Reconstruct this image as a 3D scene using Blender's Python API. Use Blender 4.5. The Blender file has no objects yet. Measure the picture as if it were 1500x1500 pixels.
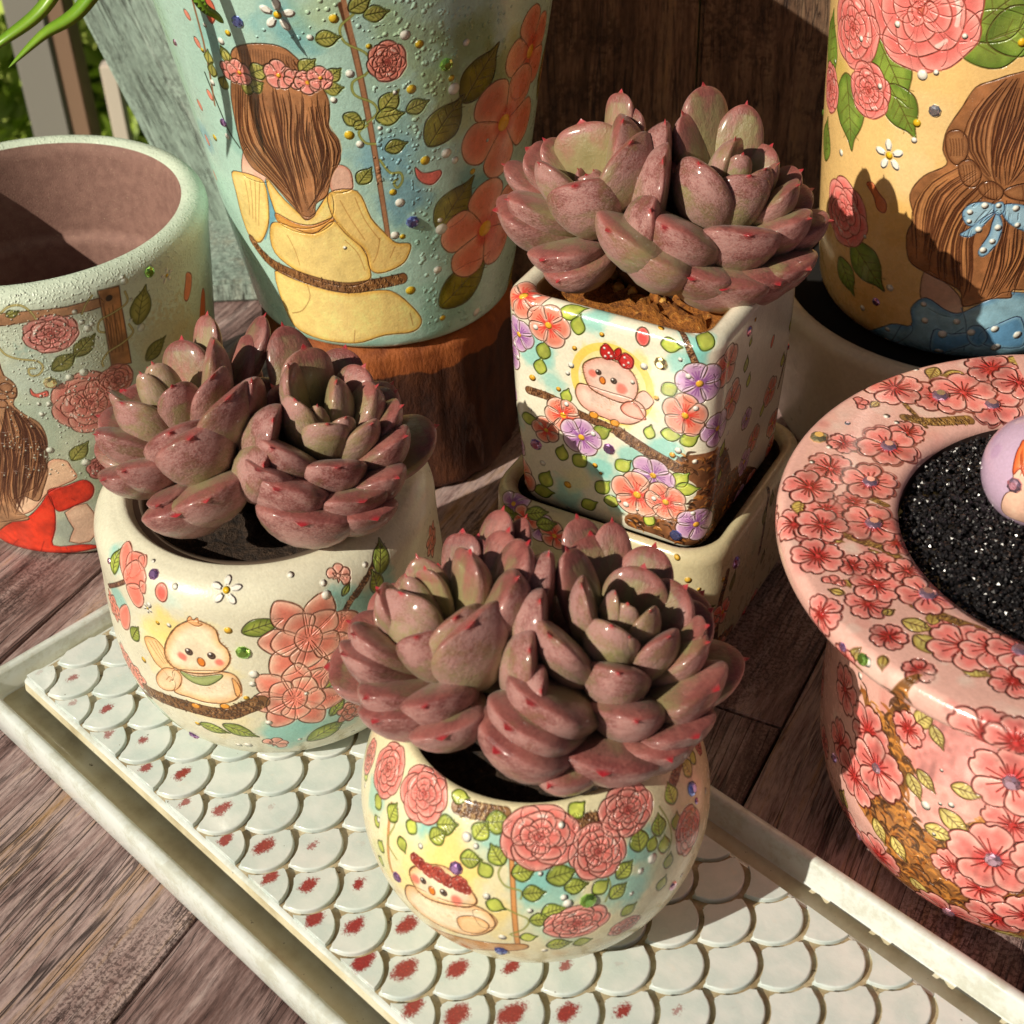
import bpy, bmesh, math, random
import numpy as np
from mathutils import Vector, Matrix

# ------------------------------------------------------------------ camera, sky, sun, exposure
scene = bpy.context.scene
rad = math.radians
F_PX, PITCH, ROLL = 2237.92, rad(38.6965), rad(-2.2485)
CAM = np.array([0.0, 0.0, 0.32461])
fw = np.array([0, math.cos(PITCH), -math.sin(PITCH)])
_up = np.cross(np.array([1.0, 0, 0]), fw)
cr = np.array([1.0, 0, 0]) * math.cos(ROLL) + _up * math.sin(ROLL)
cu = -np.array([1.0, 0, 0]) * math.sin(ROLL) + _up * math.cos(ROLL)
cam_data = bpy.data.cameras.new('camera')
cam = bpy.data.objects.new('camera', cam_data)
scene.collection.objects.link(cam)
cam.matrix_world = Matrix(((cr[0], cu[0], -fw[0], CAM[0]), (cr[1], cu[1], -fw[1], CAM[1]), (cr[2], cu[2], -fw[2], CAM[2]), (0, 0, 0, 1)))
cam_data.sensor_width = 36
cam_data.lens = 36 * F_PX / 1500
cam_data.clip_start = 0.01
cam_data.clip_end = 200
cam_data.dof.use_dof = True
cam_data.dof.focus_distance = 0.415
cam_data.dof.aperture_fstop = 28
scene.camera = cam

SUN_AZ, SUN_EL = rad(37), rad(34)          # direction the light travels to (in plan), height of the sun
world = bpy.data.worlds.new('World')
scene.world = world
world.use_nodes = True
wn = world.node_tree
sky = wn.nodes.new('ShaderNodeTexSky')
sky.sky_type = 'NISHITA'
sky.sun_disc = False
sky.sun_elevation = SUN_EL
sky.sun_rotation = rad(270) - SUN_AZ
sky.dust_density = 4.0
sky.air_density = 0.8
sky.ozone_density = 0.5
bg = wn.nodes['Background']
bg.inputs['Strength'].default_value = 0.021
wn.links.new(sky.outputs['Color'], bg.inputs['Color'])
sun_d = bpy.data.lights.new('sun', 'SUN')
sun_d.energy = 4.3
sun_d.angle = rad(0.5)
sun_d.color = (1.0, 0.905, 0.755)
sun = bpy.data.objects.new('sun', sun_d)
scene.collection.objects.link(sun)
_t = Vector((math.cos(SUN_AZ) * math.cos(SUN_EL), math.sin(SUN_AZ) * math.cos(SUN_EL), -math.sin(SUN_EL)))
sun.rotation_euler = _t.to_track_quat('-Z', 'Y').to_euler()
sun.location = (-0.6, -0.5, 0.8)
vs = scene.view_settings
vs.view_transform = 'Standard'
vs.look = 'None'
vs.exposure = 0.0
vs.gamma = 1.0

# ------------------------------------------------------------------ small helpers
COL = scene.collection
random.seed(7)
rng = np.random.default_rng(11)


def proj(P):
    d = np.asarray(P) - CAM
    z = d @ fw
    return np.stack([750 + F_PX * (d @ cr) / z, 750 - F_PX * (d @ cu) / z], -1), z


def ray(px, py):
    return fw + cr * (px - 750) / F_PX - cu * (py - 750) / F_PX


def at_z(px, py, z):
    d = ray(px, py)
    return CAM + d * (z - CAM[2]) / d[2]


def at_y(px, py, y):
    d = ray(px, py)
    return CAM + d * (y - CAM[1]) / d[1]


def link(o, parent=None):
    COL.objects.link(o)
    if parent:
        o.parent = parent
    return o


def thing(name, label, cat, loc=(0, 0, 0), group=None):
    o = bpy.data.objects.new(name, None)
    o.empty_display_size = 0.02
    o.location = loc
    link(o)
    tag(o, label, cat, group)
    return o


def tag(o, label=None, cat=None, group=None, kind=None):
    if label: o['label'] = label
    if cat: o['category'] = cat
    if group: o['group'] = group
    if kind: o['kind'] = kind
    return o


def mesh_obj(name, verts, faces, mat, parent=None, smooth=True, uvs=None, origin=None):
    me = bpy.data.meshes.new(name)
    me.from_pydata([tuple(map(float, v)) for v in verts], [], [tuple(int(i) for i in f) for f in faces])
    if uvs is not None:
        l = me.uv_layers.new(name='UVMap')
        l.data.foreach_set('uv', np.asarray(uvs, dtype=np.float32).ravel())
    if smooth:
        me.polygons.foreach_set('use_smooth', [True] * len(me.polygons))
    for m in (mat if isinstance(mat, (list, tuple)) else [mat]):
        me.materials.append(m)
    me.update()
    o = bpy.data.objects.new(name, me)
    link(o, parent)
    return o


def bm_obj(name, bm, mat, parent=None, smooth=False):
    me = bpy.data.meshes.new(name)
    bm.to_mesh(me)
    bm.free()
    if smooth:
        me.polygons.foreach_set('use_smooth', [True] * len(me.polygons))
    for m in (mat if isinstance(mat, (list, tuple)) else [mat]):
        me.materials.append(m)
    o = bpy.data.objects.new(name, me)
    link(o, parent)
    return o


# ------------------------------------------------------------------ node helpers
class NT:
    def __init__(self, name):
        self.m = bpy.data.materials.new(name)
        self.m.use_nodes = True
        self.t = self.m.node_tree
        self.b = self.t.nodes['Principled BSDF']

    def n(self, typ, **kw):
        x = self.t.nodes.new(typ)
        for k, v in kw.items():
            setattr(x, k, v)
        return x

    def l(self, a, b):
        self.t.links.new(a, b)

    def val(self, sock, v):
        if hasattr(v, 'is_output') or isinstance(v, bpy.types.NodeSocket):
            self.l(v, sock)
        else:
            sock.default_value = v

    def noise(self, vec, scale, detail=4, rough=0.55, dist=0.0):
        x = self.n('ShaderNodeTexNoise')
        x.inputs['Scale'].default_value = scale
        x.inputs['Detail'].default_value = detail
        x.inputs['Roughness'].default_value = rough
        x.inputs['Distortion'].default_value = dist
        if vec is not None: self.l(vec, x.inputs['Vector'])
        return x.outputs['Fac']

    def coord(self, kind='Object'):
        return self.n('ShaderNodeTexCoord').outputs[kind]

    def mapping(self, vec, scale=(1, 1, 1), loc=(0, 0, 0), rot=(0, 0, 0)):
        x = self.n('ShaderNodeMapping')
        x.inputs['Scale'].default_value = scale
        x.inputs['Location'].default_value = loc
        x.inputs['Rotation'].default_value = rot
        self.l(vec, x.inputs['Vector'])
        return x.outputs['Vector']

    def ramp(self, fac, stops, interp='LINEAR'):
        x = self.n('ShaderNodeValToRGB')
        r = x.color_ramp
        r.interpolation = interp
        while len(r.elements) < len(stops):
            r.elements.new(0.5)
        for e, (p, c) in zip(r.elements, stops):
            e.position = p
            e.color = (*c, 1) if len(c) == 3 else c
        self.l(fac, x.inputs['Fac'])
        return x.outputs['Color']

    def mix(self, fac, a, b, mode='MIX'):
        x = self.n('ShaderNodeMix', data_type='RGBA', blend_type=mode)
        self.val(x.inputs[0], fac)
        for s, v in ((x.inputs[6], a), (x.inputs[7], b)):
            self.val(s, (*v, 1) if isinstance(v, tuple) and len(v) == 3 else v)
        return x.outputs[2]

    def math(self, op, a, b=0.0, c=0.0, clamp=False):
        x = self.n('ShaderNodeMath', operation=op, use_clamp=clamp)
        self.val(x.inputs[0], a)
        self.val(x.inputs[1], b)
        self.val(x.inputs[2], c)
        return x.outputs[0]

    def smooth(self, v, lo, hi, a=0.0, b=1.0):
        x = self.n('ShaderNodeMapRange', interpolation_type='SMOOTHSTEP')
        self.val(x.inputs['Value'], v)
        for k, q in (('From Min', lo), ('From Max', hi), ('To Min', a), ('To Max', b)):
            self.val(x.inputs[k], q)
        return x.outputs['Result']

    def bump(self, h, strength, dist, normal=None):
        x = self.n('ShaderNodeBump')
        x.inputs['Strength'].default_value = strength
        x.inputs['Distance'].default_value = dist
        self.l(h, x.inputs['Height'])
        if normal: self.l(normal, x.inputs['Normal'])
        return x.outputs['Normal']

    def set(self, **kw):
        for k, v in kw.items():
            s = self.b.inputs[k.replace('_', ' ')]
            self.val(s, (*v, 1) if isinstance(v, tuple) and len(v) == 3 and s.type == 'RGBA' else v)
        return self


def simple(name, col, rough=0.5, **kw):
    return NT(name).set(Base_Color=col, Roughness=rough, **kw).m


def lin(r, g, b):
    f = lambda c: (c / 255 / 12.92) if c / 255 <= 0.04045 else ((c / 255 + 0.055) / 1.055) ** 2.4
    return (f(r), f(g), f(b))


# ------------------------------------------------------------------ materials
def wood_plank_mat(name, cols, along=1, crack=(0.02, 0.012, 0.014), fine=1.0, rough=0.55):
    N = NT(name)
    info = N.n('ShaderNodeObjectInfo')
    off = N.n('ShaderNodeVectorMath', operation='SCALE')
    N.l(N.coord('Object'), off.inputs[0])
    off.inputs['Scale'].default_value = 1.0
    add = N.n('ShaderNodeVectorMath', operation='ADD')
    N.l(off.outputs[0], add.inputs[0])
    cmb = N.n('ShaderNodeCombineXYZ')
    N.l(N.math('MULTIPLY', info.outputs['Random'], 3.7), cmb.inputs[0])
    N.l(N.math('MULTIPLY', info.outputs['Random'], 9.1), cmb.inputs[1])
    N.l(cmb.outputs[0], add.inputs[1])
    v = add.outputs[0]
    warp = N.n('ShaderNodeTexNoise')
    warp.inputs['Scale'].default_value = 9
    N.l(v, warp.inputs['Vector'])
    wm = N.n('ShaderNodeVectorMath', operation='MULTIPLY_ADD')
    N.l(warp.outputs['Color'], wm.inputs[0])
    wm.inputs[1].default_value = (0.009, 0.009, 0.0)
    N.l(v, wm.inputs[2])
    v = wm.outputs[0]
    sc = [1, 1, 1]
    sc[along] = 0.055
    st = N.mapping(v, tuple(sc))
    def stt(k):
        q = [1, 1, 1]
        q[along] = k
        return N.mapping(v, tuple(q))
    broad = N.noise(st, 30, 4, 0.6)
    streak = N.noise(stt(0.09), 230, 8, 0.78)
    finen = N.noise(stt(0.16), 900, 4, 0.75)
    speck = N.noise(v, 900 * fine, 3, 0.7)
    col = N.ramp(N.math('ADD', N.math('MULTIPLY', broad, 0.55), N.math('MULTIPLY', streak, 0.45)),
                 [(0.36, cols[0]), (0.44, cols[1]), (0.5, cols[2]), (0.55, cols[3]), (0.63, cols[4])])
    fm = N.ramp(finen, [(0.32, (0.34, 0.30, 0.30)), (0.5, (1, 1, 1)), (0.72, (1.35, 1.3, 1.28))])
    col = N.mix(0.8, col, fm, 'MULTIPLY')
    spm = N.smooth(N.math('MULTIPLY', N.smooth(speck, 0.48, 0.56), N.smooth(N.noise(N.mapping(v, (1, 0.3, 1)), 26, 3), 0.44, 0.6)), 0.0, 1.0)
    col = N.mix(N.math('MULTIPLY', spm, 0.65), col, cols[0])
    wav = N.noise(N.mapping(v, tuple(0.03 if i == along else 1 for i in range(3))), 210, 2, 0.5)
    ck = N.smooth(N.math('ABSOLUTE', N.math('SUBTRACT', wav, 0.5)), 0.0, 0.02, 1, 0)
    ckm = N.smooth(N.noise(N.mapping(v, (1, 0.35, 1)), 30, 2), 0.44, 0.56)
    wav2 = N.noise(stt(0.05), 420, 3, 0.6)
    ck2 = N.math('MULTIPLY', N.smooth(N.math('ABSOLUTE', N.math('SUBTRACT', wav2, 0.5)), 0.0, 0.03, 1, 0), N.smooth(N.noise(N.mapping(v, (1, 0.4, 1)), 55, 2), 0.46, 0.58))
    crk = N.math('MAXIMUM', N.math('MULTIPLY', ck, ckm), N.math('MULTIPLY', ck2, 0.75))
    col = N.mix(N.math('MULTIPLY', crk, 0.85), col, crack)
    rv = N.math('ADD', N.math('MULTIPLY', info.outputs['Random'], 0.25), 0.86)
    hsv = N.n('ShaderNodeHueSaturation')
    N.l(rv, hsv.inputs['Value'])
    N.l(col, hsv.inputs['Color'])
    N.set(Base_Color=hsv.outputs['Color'], Roughness=rough)
    h = N.math('SUBTRACT', N.math('ADD', N.math('MULTIPLY', streak, 0.5), N.math('MULTIPLY', finen, 0.3)), crk)
    N.l(N.bump(h, 0.7, 0.0009), N.b.inputs['Normal'])
    return N.m


M_TABLE = wood_plank_mat('table_wood', [lin(58, 38, 36), lin(108, 82, 78), lin(156, 130, 126), lin(190, 168, 164), lin(178, 142, 104)])
M_WALL = wood_plank_mat('wall_wood', [lin(60, 42, 32), lin(104, 78, 60), lin(134, 104, 82), lin(150, 122, 96), lin(172, 134, 92)], along=2, fine=0.5, rough=0.7)
M_TEALWOOD = wood_plank_mat('teal_wood', [lin(120, 134, 124), lin(156, 178, 166), lin(172, 194, 182), lin(186, 204, 192), lin(170, 166, 146)], along=2, crack=(0.12, 0.14, 0.12), fine=0.6)


def ceramic_mat(name, body, dirt):
    N = NT(name)
    v = N.coord('Object')
    n1 = N.noise(v, 70, 5, 0.6)
    n2 = N.noise(v, 600, 4, 0.6)
    col = N.mix(N.smooth(n1, 0.35, 0.7), body, tuple(c * k for c, k in zip(body, (0.9, 0.94, 0.9))))
    geo = N.n('ShaderNodeNewGeometry')
    dirt_fac = N.math('MULTIPLY', N.smooth(N.math('ADD', n1, N.math('MULTIPLY', n2, 0.5)), 0.68, 0.9), dirt[1])  # dirt in random patches where the noise runs high
    col = N.mix(dirt_fac, col, dirt[0])
    N.set(Base_Color=col, Roughness=N.smooth(n1, 0.3, 0.7, 0.16, 0.32), Specular_IOR_Level=0.6, Coat_Weight=0.3, Coat_Roughness=0.12)
    N.l(N.bump(N.noise(v, 160, 3), 0.25, 0.0005), N.b.inputs['Normal'])
    return N


M_TRAY = ceramic_mat('tray_glaze', lin(222, 229, 226), (lin(160, 146, 110), 0.3)).m


def groove_mat():
    N = NT('tray_groove')
    v = N.coord('Object')
    n1 = N.noise(v, 120, 5, 0.7)
    n2 = N.noise(v, 420, 4, 0.7)
    col = N.ramp(n1, [(0.3, lin(124, 108, 78)), (0.5, lin(166, 150, 118)), (0.7, lin(206, 196, 168))])
    col = N.mix(N.smooth(n2, 0.62, 0.7), col, lin(70, 60, 36))
    N.set(Base_Color=col, Roughness=0.4)
    N.l(N.bump(n2, 0.3, 0.0004), N.b.inputs['Normal'])
    return N.m


M_GROOVE = groove_mat()


def gutter_mat():
    N = NT('tray_gutter')
    v = N.coord('Object')
    n1 = N.noise(v, 60, 5, 0.65)
    n2 = N.noise(v, 520, 4, 0.7)
    col = N.ramp(n1, [(0.3, lin(176, 164, 132)), (0.5, lin(206, 198, 168)), (0.7, lin(220, 216, 194))])
    col = N.mix(N.math('MULTIPLY', N.smooth(n2, 0.64, 0.72), N.smooth(n1, 0.42, 0.6)), col, lin(84, 70, 44))
    N.set(Base_Color=col, Roughness=0.3, Coat_Weight=0.2)
    return N.m


M_GUTTER = gutter_mat()


def scale_mat():
    N = NT('scale_glaze')
    v = N.coord('Object')
    att = N.n('ShaderNodeAttribute', attribute_type='OBJECT', attribute_name='red')
    info = N.n('ShaderNodeObjectInfo')
    add = N.n('ShaderNodeVectorMath', operation='ADD')
    cmb = N.n('ShaderNodeCombineXYZ')
    N.l(info.outputs['Random'], cmb.inputs[0])
    N.l(N.math('MULTIPLY', info.outputs['Random'], 5.0), cmb.inputs[1])
    N.l(v, add.inputs[0])
    N.l(cmb.outputs[0], add.inputs[1])
    vv = add.outputs[0]
    n1 = N.noise(vv, 120, 4)
    n2 = N.noise(vv, 1500, 4, 0.75)
    sep = N.n('ShaderNodeSeparateXYZ')
    N.l(v, sep.inputs[0])
    # x runs along the scale's point; the red dab is an uneven oval lying across it
    dx = N.math('DIVIDE', N.math('ADD', sep.outputs[0], -0.0002), 0.0036)
    off = N.n('ShaderNodeAttribute', attribute_type='OBJECT', attribute_name='dab_shift').outputs['Fac']
    dy = N.math('DIVIDE', N.math('SUBTRACT', sep.outputs[1], off), 0.0054)
    d = N.math('SQRT', N.math('ADD', N.math('POWER', dx, 2.0), N.math('POWER', dy, 2.0)))
    d = N.math('ADD', d, N.math('MULTIPLY', N.math('SUBTRACT', N.noise(vv, 330, 3, 0.6), 0.5), 0.7))
    d = N.math('ADD', d, N.math('MULTIPLY', N.math('SUBTRACT', n2, 0.5), 0.95))
    I = att.outputs['Fac']
    red = N.math('MULTIPLY', N.smooth(d, N.math('MULTIPLY', I, 0.5), N.math('ADD', N.math('MULTIPLY', I, 0.8), 0.1), 1, 0), N.smooth(I, 0.0, 0.5))
    col = N.mix(N.smooth(n1, 0.3, 0.7), lin(224, 231, 228), lin(202, 217, 214))
    rim = N.smooth(N.noise(vv, 260, 3), 0.6, 0.75)
    col = N.mix(N.math('MULTIPLY', rim, 0.25), col, lin(236, 226, 214))
    speck = N.smooth(N.noise(vv, 420, 2, 0.5), 0.74, 0.78)
    col = N.mix(N.math('MULTIPLY', speck, 0.7), col, lin(92, 80, 60))
    rcol = N.mix(N.smooth(n2, 0.5, 0.7), lin(140, 5, 4), lin(190, 40, 28))
    col = N.mix(N.math('MULTIPLY', red, 0.95), col, rcol)
    N.set(Base_Color=col, Roughness=N.smooth(n1, 0.3, 0.7, 0.14, 0.3), Coat_Weight=0.4, Coat_Roughness=0.08)
    N.l(N.bump(N.noise(vv, 240, 4, 0.6), 0.3, 0.0004), N.b.inputs['Normal'])
    return N.m


M_SCALE = scale_mat()


def soil_mat(name, c0, c1, bright=None):
    N = NT(name)
    v = N.coord('Object')
    n = N.noise(v, 500, 5, 0.7)
    col = N.ramp(n, [(0.35, c0), (0.6, c1)] + ([(0.75, bright)] if bright else []))
    N.set(Base_Color=col, Roughness=0.85)
    N.l(N.bump(n, 0.9, 0.002), N.b.inputs['Normal'])
    return N.m


M_SOIL = soil_mat('dark_soil', lin(26, 18, 13), lin(70, 52, 38), lin(112, 88, 66))
M_GRAVEL = NT('black_gravel_mat')
_n = M_GRAVEL.n('ShaderNodeObjectInfo')
M_GRAVEL.set(Base_Color=M_GRAVEL.ramp(M_GRAVEL.noise(M_GRAVEL.coord('Object'), 900, 2), [(0.3, lin(10, 9, 10)), (0.7, lin(44, 42, 44))]), Roughness=0.22, Specular_IOR_Level=0.7)
M_GRAVEL = M_GRAVEL.m


def clay_mat(name, c0, c1, rough=0.75):
    N = NT(name)
    v = N.coord('Object')
    n = N.noise(v, 300, 5, 0.65)
    n2 = N.noise(v, 2600, 2, 0.6)
    col = N.mix(N.smooth(n, 0.3, 0.7), c0, c1)
    col = N.mix(N.math('MULTIPLY', N.smooth(n2, 0.66, 0.74), 0.7), col, lin(214, 196, 160))
    N.set(Base_Color=col, Roughness=rough)
    N.l(N.bump(n2, 0.5, 0.0005), N.b.inputs['Normal'])
    return N.m


M_CLAY = clay_mat('brown_clay', lin(132, 98, 88), lin(152, 116, 104))


def gem_mat(name, col):
    return NT(name).set(Base_Color=col, Roughness=0.1, Metallic=0.85, Coat_Weight=1.0, Coat_Roughness=0.03).m


GEMS = dict(purple=gem_mat('gem_purple', lin(196, 150, 214)), blue=gem_mat('gem_blue', lin(130, 146, 226)), green=gem_mat('gem_green', lin(160, 212, 96)),
            gold=gem_mat('gem_gold', lin(232, 216, 160)), pink=gem_mat('gem_pink', lin(236, 190, 216)), clear=gem_mat('gem_clear', lin(206, 210, 220)), red=gem_mat('gem_red', lin(170, 60, 70)))


# ------------------------------------------------------------------ turned / squared surfaces that can be painted
class Surf:
    """outer skin of a pot: cross-section (fraction of the way round, 0 = back) x profile (r, z)."""

    def __init__(self, cx, cy, z0, prof, square=None, rot=0.0, n_u=160):
        self.c = np.array([cx, cy, z0])
        self.p = np.array(prof, float)
        seg = np.sqrt((np.diff(self.p, axis=0) ** 2).sum(1))
        self.s = np.concatenate([[0], np.cumsum(seg)])
        self.T = self.s[-1]
        self.square, self.rot = square, rot
        if square:                       # rounded square, half side 1, corner radius = square; equal steps of arc
            k = square
            q = []
            for i in range(4):
                a0 = math.pi / 2 * i - math.pi / 4
                # side then corner
                d = np.array([math.cos(math.pi / 2 * i), math.sin(math.pi / 2 * i)])
                tdir = np.array([-d[1], d[0]])
                for t in np.linspace(-(1 - k), 1 - k, 40, endpoint=False):
                    q.append(d + tdir * t)
                cc = (d + tdir) * (1 - k)
                for t in np.linspace(0, math.pi / 2, 24, endpoint=False):
                    q.append(cc + k * (d * math.cos(t) + tdir * math.sin(t)))
            q = np.array(q)
            ca, sa = math.cos(rot), math.sin(rot)
            q = q @ np.array([[ca, sa], [-sa, ca]])
            # start at the back (+y), go round through -x, front, +x : front = 0.5, left < 0.5
            ang = np.arctan2(-q[:, 0], q[:, 1]) % (2 * math.pi)
            q = q[np.argsort(ang)]
            qq = np.vstack([q, q[:1]])
            L = np.concatenate([[0], np.cumsum(np.sqrt((np.diff(qq, axis=0) ** 2).sum(1)))])
            self.q, self.qs, self.per = qq, L / L[-1], L[-1]
        else:
            self.per = 2 * math.pi
        # lookup grid
        U, V = np.meshgrid(np.linspace(0, 1, 361), np.linspace(0, 1, 181))
        self.gu, self.gv = U.ravel(), V.ravel()
        P = self.pos(self.gu, self.gv)
        nrm = self.normal(self.gu, self.gv)
        self.gp, self.gd = proj(P)
        self.front = ((CAM - P) * nrm).sum(1) > 0
        self.fi = np.nonzero(self.front)[0]

    def sec(self, u):
        u = np.asarray(u) % 1.0
        if self.square:
            return np.stack([np.interp(u, self.qs, self.q[:, 0]), np.interp(u, self.qs, self.q[:, 1])], -1)
        a = u * 2 * math.pi
        return np.stack([-np.sin(a), np.cos(a)], -1)

    def rz(self, v):
        s = np.asarray(v) * self.T
        return np.interp(s, self.s, self.p[:, 0]), np.interp(s, self.s, self.p[:, 1])

    def pos(self, u, v):
        r, z = self.rz(v)
        q = self.sec(u)
        return np.stack([q[..., 0] * r, q[..., 1] * r, z], -1) + self.c

    def normal(self, u, v, e=2e-3):
        du = self.pos(u + e, v) - self.pos(u - e, v)
        dv = self.pos(u, np.minimum(v + e, 1)) - self.pos(u, np.maximum(v - e, 0))
        n = np.cross(du, dv)
        return n / (np.linalg.norm(n, axis=-1, keepdims=True) + 1e-12)

    def pix(self, px, py):
        """where on the skin a mark seen at (px, py) in the photograph sits"""
        d2 = (self.gp[self.fi, 0] - px) ** 2 + (self.gp[self.fi, 1] - py) ** 2
        m = d2.min()
        cand = np.nonzero(d2 < (math.sqrt(m) + 4) ** 2)[0]
        k = cand[np.argmin(self.gd[self.fi[cand]] + 1e-4 * np.sqrt(d2[cand]))]
        near = cand[np.abs(self.gd[self.fi[cand]] - self.gd[self.fi[k]]) < 0.01]
        k = near[np.argmin(d2[near])]
        u, v = self.gu[self.fi[k]], self.gv[self.fi[k]]
        for _ in range(3):
            e = 1e-3
            p0, z0 = proj(self.pos(u, v))
            pu = (proj(self.pos(u + e, v))[0] - p0) / e
            pv = (proj(self.pos(u, v + e if v + e < 1 else v - e))[0] - p0) / (e if v + e < 1 else -e)
            J = np.stack([pu, pv], 1)
            if abs(np.linalg.det(J)) < 1e3: break
            st = np.linalg.solve(J, np.array([px, py]) - p0)
            if np.abs(st).max() > 0.02: break
            u, v = u + st[0], min(max(v + st[1], 0), 1)
        return u, v

    def mesh(self, nu=128, nv=None):
        vv = []
        for i in range(len(self.s) - 1):
            k = max(1, int(math.ceil((self.s[i + 1] - self.s[i]) / 0.0022)))
            vv += list(np.linspace(self.s[i], self.s[i + 1], k, endpoint=False))
        vv = np.array(vv + [self.T]) / self.T
        us = np.linspace(0, 1, nu, endpoint=False)
        U, V = np.meshgrid(us, vv)
        P = self.pos(U, V) - self.c
        n = len(vv)
        idx = np.arange(n * nu).reshape(n, nu)
        nx = np.roll(idx, -1, 1)
        F = np.stack([idx[:-1], nx[:-1], nx[1:], idx[1:]], -1).reshape(-1, 4)
        u0 = U
        u1 = U + 1 / nu
        UV = np.stack([np.stack([u0[:-1], V[:-1]], -1), np.stack([u1[:-1], V[:-1]], -1), np.stack([u1[1:], V[1:]], -1), np.stack([u0[1:], V[1:]], -1)], 2).reshape(-1, 2)
        return P.reshape(-1, 3), F, UV


# ------------------------------------------------------------------ brush work on those skins
def vnoise(h, w, cell, seed):
    r = np.random.default_rng(seed)
    gh, gw = int(h / cell) + 3, int(w / cell) + 3
    g = r.random((gh, gw)).astype(np.float32)
    y = np.arange(h) / cell
    x = np.arange(w) / cell
    yi, xi = y.astype(int), x.astype(int)
    fy, fx = (y - yi)[:, None], (x - xi)[None]
    fy, fx = fy * fy * (3 - 2 * fy), fx * fx * (3 - 2 * fx)
    a = g[yi][:, xi]; b = g[yi][:, xi + 1]; c = g[yi + 1][:, xi]; d = g[yi + 1][:, xi + 1]
    return ((a * (1 - fx) + b * fx) * (1 - fy) + (c * (1 - fx) + d * fx) * fy).astype(np.float32)


def rgb(*c):
    return np.array(c, np.float32) / 255


def spline(P, n=5, closed=True):
    P = np.asarray(P, float)
    N = len(P)
    out = []
    rngi = range(N if closed else N - 1)
    for i in rngi:
        if closed:
            a, b, c, d = P[(i - 1) % N], P[i], P[(i + 1) % N], P[(i + 2) % N]
        else:
            a, b, c, d = P[max(i - 1, 0)], P[i], P[i + 1], P[min(i + 2, N - 1)]
        for t in np.linspace(0, 1, n, endpoint=False):
            out.append(0.5 * ((2 * b) + (c - a) * t + (2 * a - 5 * b + 4 * c - d) * t * t + (3 * b - a - 3 * c + d) * t ** 3))
    if not closed: out.append(P[-1])
    return np.array(out)


INK = rgb(84, 52, 34)


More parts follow.
